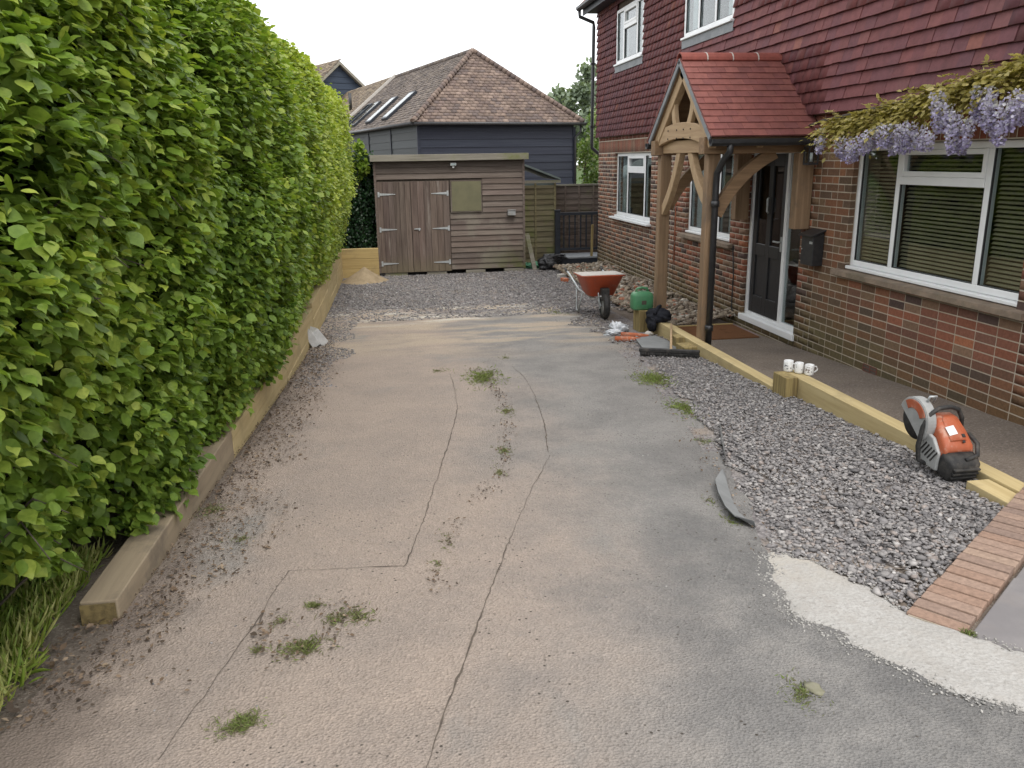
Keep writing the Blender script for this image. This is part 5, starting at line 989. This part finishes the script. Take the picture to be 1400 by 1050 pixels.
# weeds in the drive
def blades(P, L, lean=.6, w=.16, base=None):
    n = len(P); a = rng.uniform(0, 6.283, n); T = np.column_stack([np.cos(a)*lean*rng.uniform(.3, 1.4, n), np.sin(a)*lean*rng.uniform(.3, 1.4, n), rng.uniform(.4, 1.1, n)]); N = np.column_stack([-np.sin(a)*.4+np.cos(a), np.cos(a)*.4+np.sin(a), np.full(n, .8)]); return leaves(P, N, T, L, aspect=w)
WE = [(660, 517, 20, 8, 260, 'low green weed patch in the middle of the drive near its far end', .6), (600, 508, 12, 3, 90, 'small weed tuft at the top of the left joint', .45), (692, 563, 14, 7, 130, 'thin weed patch on bare earth between the two joints', .4), (690, 618, 12, 9, 130, 'sparse weeds halfway along the drive', .45), (684, 648, 8, 9, 80, 'thin wisp of weeds trailing below the sparse midway weeds', .4), (612, 742, 7, 12, 90, 'dark dry weed tuft in the drive beside the long joint', .25), (600, 775, 8, 10, 70, 'scrap of grass trailing below the dark dry tuft', .35),
      (430, 830, 14, 6, 110, 'flat grass tuft above the grass mat by the broken joint', .4), (478, 846, 30, 11, 260, 'straggling mat of dry grass on the pink drive', .4), (415, 888, 34, 11, 260, 'straggling dry grass mat closest to the broken joint', .4), (385, 852, 14, 8, 60, 'brownish wisp of grass next to the broken joint', .3), (328, 992, 30, 14, 420, 'round green tuft of grass on the bare drive', .5), (1100, 955, 22, 22, 220, 'weed tuft with a pale stone on dark tarmac', .45),
      (895, 520, 22, 8, 260, 'bright green weeds along the gravel edge', .7), (935, 560, 16, 9, 200, 'bright green weed clump between the larger weeds and the tiny sprig', .7), (962, 604, 9, 4, 70, 'tiny weed sprig beside the gravel edge', .6), (1000, 715, 10, 10, 70, 'moss and weeds below the grey edging strip', .5), (975, 690, 9, 12, 60, 'yellowish weeds left of the grey edging strip', .4), (1320, 868, 7, 3, 50, 'sprig of weed at the foot of the brick edging', .6), (352, 892, 8, 5, 40, 'small grass wisp beside the drive joint', .35), (760, 428, 12, 5, 60, 'thin weed near the wheelbarrow', .5), (690, 490, 10, 3, 50, 'flat weed at the top of the right joint', .4), (290, 700, 22, 10, 130, 'dry grass stems at the earth edge by the sleepers', .3), (330, 740, 14, 8, 80, 'short dry stems on the drive below the sleeper-side grass', .3)]
for (px, py, rx, ry, n, lab, t0) in WE:
    n = int(n*(6 if t0 >= .6 else 3)); k6 = 1.25 if t0 >= .6 else 1.; rx, ry = rx*k6, ry*k6
    c = G(px, py); p1 = G(px+rx, py); p2 = G(px, py-ry); ex, ey = np.linalg.norm(p1-c), np.linalg.norm(p2-c); r_ = np.abs(rng.normal(size=n))*.62; a = rng.uniform(0, 6.283, n); X = c[0]+ex*r_*np.cos(a); Y_ = c[1]+ey*r_*np.sin(a); k = vnoise(X*22, Y_*22, 3) > .18+.45*rng.random(n); k[:25] = True; X, Y_ = X[k], Y_[k]; n = len(X)
    sc = min(max(ex, .03)/.12, 1.2); V, Q = blades(np.column_stack([X, Y_, zg(Y_)+.006]), rng.uniform(.014, .042, n)*max(sc, .6), 1.7, .17)
    o = npmesh('weed_tuft', V-c, Q, m_weed, tint=np.repeat(np.clip(t0-.05+.3*rng.normal(size=n), 0, 1), 8)); o.location = c; tag(o, lab, 'weed', 'weeds growing through the drive')
n = 15000; X = rng.uniform(-2.6, -1.24, n); Y_ = rng.uniform(2.2, 3.9, n); k = (X < -1.28-.14*vnoise(Y_*5, 2, 3)) & (rng.random(n) < np.clip((-1.24-X)/.25, .1, 1)) & ~((X > -1.42) & (Y_ > 3.12)); X, Y_ = X[k], Y_[k]; n = len(X)
V, Q = blades(np.column_stack([X, Y_, zg(Y_)]), rng.uniform(.05, .13, n), .7, .10); tag(npmesh('grass', V, Q, m_grass, tint=np.repeat(np.clip(.5+.25*rng.normal(size=n)+.25*(X > -1.55), 0, 1), 8)), 'patch of rough lawn grass at the foot of the hedge', 'grass', kind='stuff')
# ------------------------------------------------------------------ loose objects
def blob(name, c, r, mat, parent=None, amp=.35, fr=4., flat=0., sub=4, seed=1, loc=None):
    bm = bmesh.new(); bmesh.ops.create_icosphere(bm, subdivisions=sub, radius=1.)
    for v in bm.verts:
        p = np.array(v.co); q = p*fr; k = (vnoise(q[0]+q[2]*1.7, q[1]+q[2]*.6, seed)-.5)*2*amp+(vnoise(q[0]*2.6+q[2], q[1]*2.6-q[2], seed+3)-.5)*amp; p = p*(1+float(k))*np.array(r); p[2] = max(p[2], -flat); v.co = p+np.array(c)
    me = bpy.data.meshes.new(name); bm.to_mesh(me); bm.free(); me.polygons.foreach_set('use_smooth', [True]*len(me.polygons)); me.materials.append(mat); o = bpy.data.objects.new(name, me); return link(o, parent)
# mugs
def mug(label, px, py, r, h, hand, mat):
    c = atZ(px, py, .3255); t = thing('mug', label, 'mug', 'mugs on the sleeper', loc=c)
    MB().lathe([(0, 0), (r*.9, 0), (r*.97, .006), (r, .02), (r, h-.003), (r-.002, h), (r-.005, h-.003), (r-.006, .01), (0, .008)], 24).build('body', mat, t)
    if hand: ca, sa = math.cos(hand), math.sin(hand); MB().tube([((r-.004+q)*ca, (r-.004+q)*sa, zz) for q, zz in ((0, h*.78), (.022, h*.8), (.034, h*.62), (.030, h*.42), (.014, h*.26), (0, h*.22))], .0055, 8).build('handle', mat, t)
def mugmat(name, s, th, c):
    n = NT(name); v = n.pos((1, 1, 1), True); vo = n.voro(s, 'F1', v); tc = n.n('ShaderNodeSeparateXYZ'); n.l(v, tc.inputs[0]); band = n.math('MULTIPLY', n.ramp(tc.outputs[2], .018, .026), n.ramp(tc.outputs[2], .078, .070)); k = n.math('MULTIPLY', n.ramp(n.noise(s*.9, 3, .7, v), th, th+.04), band); n.bsdf(n.mix(k, (.78, .78, .77), c), .25, None, .5); return n.m
mug('white mug with dark line print nearest the sleeper post end', 1077.5, 507, .040, .092, None, mugmat('print_a', 55, .56, (.07, .07, .08))); mug('white mug with dark spots standing between two other mugs', 1092, 509.5, .037, .088, 2.2, mugmat('print_b', 48, .60, (.06, .06, .07))); mug('white patterned mug with its handle turned to the wall', 1106, 512, .038, .086, -.15, mugmat('print_c', 62, .55, (.16, .12, .11)))
# cut-off saw
sc_ = G(1290, 664); saw = thing('cut_off_saw', 'orange and grey petrol cut-off saw resting on the gravel by the sleeper', 'saw', loc=(3.235, 3.94, float(zg(3.94))+.015), rz=rad(2)); saw.rotation_euler = (rad(18), 0, rad(0)); saw.scale = (.82,)*3; 
def S_(mb, nm, m, b=0, par=None): return mb.build(nm, m, par or saw, b, seg=3)
def ring(w, y, z0, z1, n=20, e=5.5, x0=0):
    out = []
    for k in range(n): a = 2*math.pi*k/n; ca, sa = math.cos(a), math.sin(a); out.append((x0+w*math.copysign(abs(ca)**(2/e), ca), y, (z0+z1)/2+(z1-z0)/2*math.copysign(abs(sa)**(2/e), sa)))
    return out
S_(MB().loft([ring(.085, -.02, .03, .13), ring(.118, 0, .005, .165), ring(.125, .05, .0, .185), ring(.125, .11, .0, .19)]), 'rear_guard', m_rubber)
S_(MB().loft([ring(.112, .095, .03, .20), ring(.118, .12, .04, .235), ring(.110, .22, .06, .295), ring(.098, .32, .08, .335), ring(.085, .38, .10, .33), ring(.07, .40, .12, .30)]), 'engine_cover', m_orange)
S_(MB().loft([ring(.062, .14, .21, .262), ring(.065, .20, .24, .292), ring(.055, .30, .28, .338), ring(.035, .33, .30, .345)]), 'filter_cover', m_orange)
for k in range(3): S_(MB().box((-.10, -.03-.004*k, .045+.035*k), (.10, -.012, .060+.035*k)), 'guard_rib', m_rubber, .004)
S_(MB().box((-.09, .10, .0), (.10, .42, .10)), 'crankcase', m_greysh, .02)
S_(MB().prism([(.09, .03), (.20, .0), (.33, .03), (.37, .12), (.33, .23), (.22, .23), (.12, .16)], lambda a, b, d: (d, a, b), -.142, -.112), 'starter_cover', m_greysh, .012)
for k in range(5): S_(MB().obox((-.1435, .15+k*.032, .115), (.002, 0, 0), (0, .005, .003), (0, -.02, .05)), 'vent_slot', m_rubber)
S_(MB().box((-.045, .175, .296), (.03, .235, .300)) if False else MB().obox((-.03, .205, .298), (.035, .006, .002), (-.004, .03, .0155), (0, -.0005, .001)), 'label_sticker', m_white)
S_(MB().obox((.045, .165, .277), (.012, 0, 0), (0, .012, .006), (0, -.001, .003)), 'cap', m_rubber, .002); S_(MB().obox((.03, .125, .255), (.01, 0, 0), (0, .008, .004), (0, -.001, .003)), 'cap', m_rubber, .002)
S_(MB().tube([(-.135, .20, .01), (-.175, .24, .02), (-.185, .28, .12), (-.175, .31, .26), (-.14, .33, .355), (-.07, .345, .395), (.02, .35, .40), (.09, .345, .375), (.13, .33, .31), (.135, .31, .24)], .017, 10), 'front_handle', m_rubber)
S_(MB().tube([(.0, .02, .17), (.10, .04, .19), (.14, .12, .23), (.13, .22, .25)], .016, 8), 'rear_handle', m_rubber)
S_(MB().box((-.095, .30, .16), (-.045, .48, .23)), 'arm', m_greysh, .015)
gy_, gz_, R_ = .44, .235, .165
def disc(r, a0, a1, n=20): return [(gy_+r*math.cos(a0+(a1-a0)*k/n), gz_+r*math.sin(a0+(a1-a0)*k/n)) for k in range(n+1)]
S_(MB().lathe([(0, -.142), (.148, -.142), (.148, -.138), (0, -.138)], 32, (0, gy_, gz_), 0), 'blade', m_rubber)
gd = disc(R_, rad(8), rad(212)); S_(MB().prism(gd, lambda a, b, d: (d, a, b), -.170, -.160), 'blade_guard', m_greysh, .003)
S_(MB().prism(disc(R_+.006, rad(12), rad(205), 24)+disc(R_-.008, rad(205), rad(12), 24), lambda a, b, d: (d, a, b), -.165, -.098), 'guard_rim', m_greysh, .002)
S_(MB().prism(disc(R_-.012, rad(35), rad(140), 14)+disc(.09, rad(140), rad(35), 8), lambda a, b, d: (d, a, b), -.176, -.1705), 'guard_plate', m_orange, .003)
S_(MB().tube([(-.12, gy_-.02, gz_+R_), (-.12, gy_-.03, gz_+R_+.055), (-.07, gy_-.03, gz_+R_+.055), (-.07, gy_-.02, gz_+R_)], .009, 8), 'guard_lever', m_galv)
S_(MB().tube([(.12, .36, .20), (.16, .40, .18), (.17, .44, .10)], .008, 6), 'water_hose', m_galv)
# wheelbarrow
wp = G(823, 437); wb = thing('wheelbarrow', 'red plastic wheelbarrow caked with cement standing wheel first on gravel', 'wheelbarrow', loc=(2.98, 10.72, float(zg(10.72))+.01), rz=rad(-1)); wb.scale = (.95,)*3
def rect(w, y0, y1, z, n=24, e=5, k=0.): return [(w*math.copysign(abs(math.cos(a))**(2/e), math.cos(a)), (y0+y1)/2+(y1-y0)/2*math.copysign(abs(math.sin(a))**(2/e), math.sin(a)), z-k*(y1-y0)/2*math.sin(a)) for a in [2*math.pi*k/n for k in range(n)]]
tb = MB(); tb.loft([rect(.17, .16, .62, .31), rect(.19, .12, .66, .315), rect(.29, -.06, .78, .585, k=.08), rect(.325, -.10, .82, .60, k=.08), rect(.325, -.10, .82, .612, k=.08), rect(.285, -.06, .78, .605, k=.08), rect(.175, .14, .64, .335)], caps=True); tb.build('tub', m_barrow, wb)
MB().loft([rect(.322, -.097, .817, .613, k=.08), rect(.322, -.097, .817, .620, k=.08), rect(.287, -.06, .78, .616, k=.08), rect(.20, .10, .66, .40)], caps=True).build('cement_crust', m_cement, wb)
fx = []
for s in (-1, 1):
    MB().tube([(s*.055, .0, .19), (s*.065, .10, .27), (s*.16, .30, .30), (s*.22, .70, .33), (s*.28, 1.05, .50), (s*.29, 1.38, .56)], .016, 8).build('frame_tube', m_galv, wb); MB().tube([(s*.29, 1.25, .535), (s*.29, 1.40, .565)], .021, 8).build('grip', m_rubber, wb)
    MB().tube([(s*.2, .52, .32), (s*.235, .60, .12), (s*.24, .66, .012), (s*.24, .78, .012), (s*.23, .82, .12), (s*.225, .84, .38)], .014, 8).build('leg', m_galv, wb)
    MB().tube([(s*.075, -.02, .16), (s*.07, .1, .38), (s*.08, .16, .50)], .012, 6).build('stay', m_galv, wb)
MB().tube([(-.09, -.04, .34), (.09, -.04, .34)], .012, 6).build('cross_bar', m_galv, wb); MB().box((-.06, -.06, .28), (.06, .06, .45)).build('nose_plate', m_rubber, wb, .01)
wh = MB().lathe([(.13, -.045), (.165, -.045), (.19, -.028), (.195, 0), (.19, .028), (.165, .045), (.13, .045), (.13, -.045)], 28, (0, 0, .193), 0).build('wheel', m_rubber, wb); MB().lathe([(0, -.03), (.128, -.03), (.128, .03), (0, .03)], 20, (0, 0, .193), 0).build('rim', m_galv, wh)
# green can, coat, broom, boards and site rubbish
gc_ = thing('green_plastic_can', 'green plastic fuel can standing on the sleeper post', 'can', loc=(3.205, 9.79, .252)); MB().loft([rect(.125, -.085, .085, 0), rect(.135, -.095, .095, .02), rect(.135, -.095, .095, .17), rect(.12, -.085, .085, .205), rect(.085, -.055, .055, .225)]).build('body', m_green, gc_)
MB().tube([(-.08, 0, .215), (-.065, 0, .26), (0, 0, .272), (.065, 0, .26), (.08, 0, .215)], .015, 8).build('handle', m_green, gc_); MB().lathe([(0, .24), (.022, .24), (.024, .215)], 10, (.085, .03, 0)).build('cap', m_rubber, gc_); MB().box((-.03, -.0985, .07), (.03, -.0955, .12)).build('label_patch', m_bark, gc_)
ct = thing('black_coat', 'crumpled black coat thrown over the sleeper beside the green can', 'coat', loc=(3.32, 9.45, .17)); blob('cloth', (0, 0, .06), (.14, .21, .09), m_cloth, ct, .16, 2.0, .07, 4, 3); blob('cloth_fold', (-.10, -.02, -.02), (.05, .15, .11), m_cloth, ct, .18, 2.0, 1, 4, 5); MB().tube([(-.11, -.14, .10), (-.03, -.05, .165), (.03, .06, .16), (.06, .16, .10)], [.02, .024, .022, .014], 8).build('sleeve', m_cloth, ct)
ba, bb = np.array(G(874, 487)), np.array(G(956, 491)); br = thing('broom', 'wide yard broom with black bristles lying beside the sleeper', 'broom', loc=(ba+bb)/2); bd = unit(bb-ba); bL = np.linalg.norm(bb-ba)/2
MB().obox((0, 0, .075), bd*bL, np.array([-bd[1], bd[0], 0])*.03, (0, 0, .018)).build('head', m_rubber, br, .006)
bm_ = MB()
for k in range(56):
    for j in range(3): p = bd*bL*(-.97+1.94*k/55)+np.array([-bd[1], bd[0], 0])*(-.018+.018*j); bm_.tube([p+(0, 0, .062), p+np.array([random.uniform(-.01, .01), random.uniform(-.02, .0), .004])], [.007, .006], 4)
bm_.build('bristles', m_rubber, br); he = atY(918, 443, 8.95)-np.array((ba+bb)/2); MB().tube([(0.02, 0, .085), he], [.014, .012], 8).build('handle', m_oak_pale, br)
def flat(name, label, cat, px, th, mat, dz=.012, group=None):
    c = [G(*p) for p in px]; o0 = np.mean(c, 0); t = thing(name, label, cat, group, loc=o0); n = len(c); lo = [p-o0+(0, 0, dz) for p in c]; m = MB(); m.add(lo+[p+(0, 0, th) for p in lo], [tuple(range(n))[::-1], tuple(range(n, 2*n))]+[(i, (i+1) % n, n+(i+1) % n, n+i) for i in range(n)]); m.build('sheet', mat, t, .003); return t
flat('stone_flag', 'thin grey stone flag lying behind the broom head', 'slab', [(868, 466), (896, 463), (930, 478), (952, 486), (882, 485)], .02, m_slate, .02)
def edging(px, w, label):
    c = np.array([G(*p) for p in px]); o0 = c.mean(0); t = thing('metal_edging', label, 'edging', loc=o0); m = MB(); n = len(c); A = c-o0+(0, 0, .012); tg = unit(np.gradient(c, axis=0)); sd_ = np.stack([tg[:, 1], -tg[:, 0], 0*tg[:, 0]], 1); ww = w*np.array([.3]+[1]*(n-2)+[.15])[:, None]; B = A+sd_*ww+np.array([0, 0, .035]); th = np.array([0, 0, .006])
    V_ = list(A)+list(B)+list(A+th)+list(B+th); m.add(V_, [(i, i+1, n+i+1, n+i) for i in range(n-1)]+[(2*n+i+1, 2*n+i, 3*n+i, 3*n+i+1) for i in range(n-1)]+[(i+1, i, 2*n+i, 2*n+i+1) for i in range(n-1)]+[(n+i, n+i+1, 3*n+i+1, 3*n+i) for i in range(n-1)]+[(0, n, 3*n, 2*n), (2*n-1, n-1, 3*n-1, 4*n-1)]); m.build('strip', m_slate, t)
edging([(992, 652), (995, 668), (1000, 685), (1010, 704), (1022, 716), (1033, 725)], .075, 'curled grey edging strip sticking out of the gravel margin'); edging([(985, 585), (988, 597), (990, 612), (992, 636)], .02, 'thin buried edging strip at the gravel margin')
for (px, py, sc, rz_, tl_, lab) in ((429, 474, 1, 25, .5, 'white aerated block leaning on the sleeper wall'), (440, 471, 1.05, 30, .62, 'white aerated block propped against another block')):
    c = G(px, py); t = thing('aerated_block', lab, 'block', 'white blocks by the sleepers', loc=c+np.array([0, 0, .0]), rz=rad(rz_)); o = MB().box((-.05, -.11, 0), (.05, .11, .22)).build('block', m_block, t, .006); o.rotation_euler = (0, -tl_, 0); o.location = (.0, 0, .02)
hp = thing('sand_heap', 'small heap of buff sand against the back sleepers', 'sand heap', loc=(-.36, 16.02, float(zg(16))-.01)); m = MB(); nr_, na = 14, 40; V_ = [(0, 0, .30)]
for i in range(1, nr_+1):
    for k in range(na):
        a = 2*math.pi*k/na; q = i/nr_; rr_ = .5*q*(1+.2*(float(vnoise(math.cos(a)*1.6+3, math.sin(a)*1.6, 4))-.5)); V_.append((rr_*math.cos(a), rr_*math.sin(a)*.95, .30*(1-q)**1.15*(1+.15*(float(vnoise(rr_*math.cos(a)*9, rr_*math.sin(a)*9, 5))-.5))))
m.add(V_, [(0, 1+k, 1+(k+1) % na) for k in range(na)]+[(1+(i-1)*na+k, 1+i*na+k, 1+i*na+(k+1) % na, 1+(i-1)*na+(k+1) % na) for i in range(1, nr_) for k in range(na)], True); m.build('sand', m_sand, hp)
bg_ = thing('rubbish_bag', 'crumpled black bag dumped against the decking edge', 'bag', loc=(3.45, 16.82, -.16)); blob('bag', (0, 0, .14), (.22, .14, .16), m_bag, bg_, .35, 3.2, .14, 4, 7); blob('bag_fold', (.17, .12, .26), (.22, .14, .05), m_bag, bg_, .45, 3.5, 1, 4, 8)
tp = thing('green_tarpaulin', 'crumpled green tarpaulin on the ground beside the garden store', 'tarpaulin', loc=(3.3, 17.35, -.16)); blob('sheet', (0, 0, .03), (.34, .22, .09), m_tarp, tp, .5, 4.5, .03, 4, 9)
pl = thing('polythene_scrap', 'crumpled white polythene on the ground by the sleeper post', 'polythene', loc=G(845, 456)); blob('film', (0, 0, .05), (.10, .10, .085), m_poly, pl, .6, 4.5, .05, 4, 11); blob('film', (-.09, -.10, .03), (.09, .07, .035), m_poly, pl, .6, 5, .03, 4, 12)
for (px, py, a, L, lab) in ((868, 462, -.5, .34, 'broken orange clay pipe beside the polythene'), (858, 467, -.25, .30, 'short orange clay pipe piece in front of the broken pipe')):
    c = G(px, py); t = thing('clay_pipe_piece', lab, 'pipe', 'clay pipe pieces by the sleeper', loc=c+np.array([0, 0, .03])); d = np.array([math.cos(a), math.sin(a), 0])*L/2; MB().tube([-d, d*.2, d], [.035, .033, .02], 10).build('pipe', m_terra, t)
o = blob('pale_stone', (0, 0, .03), (.06, .045, .04), m_cement, None, .3, 2.5, .03, 3, 15); o.location = G(886, 461); tag(o, 'pale lump of stone against the sleeper face', 'stone')
o = blob('pale_stone', (0, 0, .008), (.028, .04, .013), m_fascia, None, .3, 2.5, .01, 3, 16); o.location = G(1112, 945); tag(o, 'flat pale stone beside a weed tuft on dark tarmac', 'stone')
for k, (px, py) in enumerate(((768, 380), (775, 376), (782, 379), (790, 374), (786, 384), (797, 378), (772, 386), (795, 386))):
    c = G(px, py); t = thing('broken_brick', 'broken orange brick in the loose pile before the decking', 'brick', 'broken bricks before the decking', loc=c, rz=random.uniform(0, 3)); o = MB().obox((0, 0, .045), (.09, 0, 0), (0, .05, 0), (.015*(k % 3), 0, .035)).build('brick', m_terra if k % 4 else m_cement, t, .01)
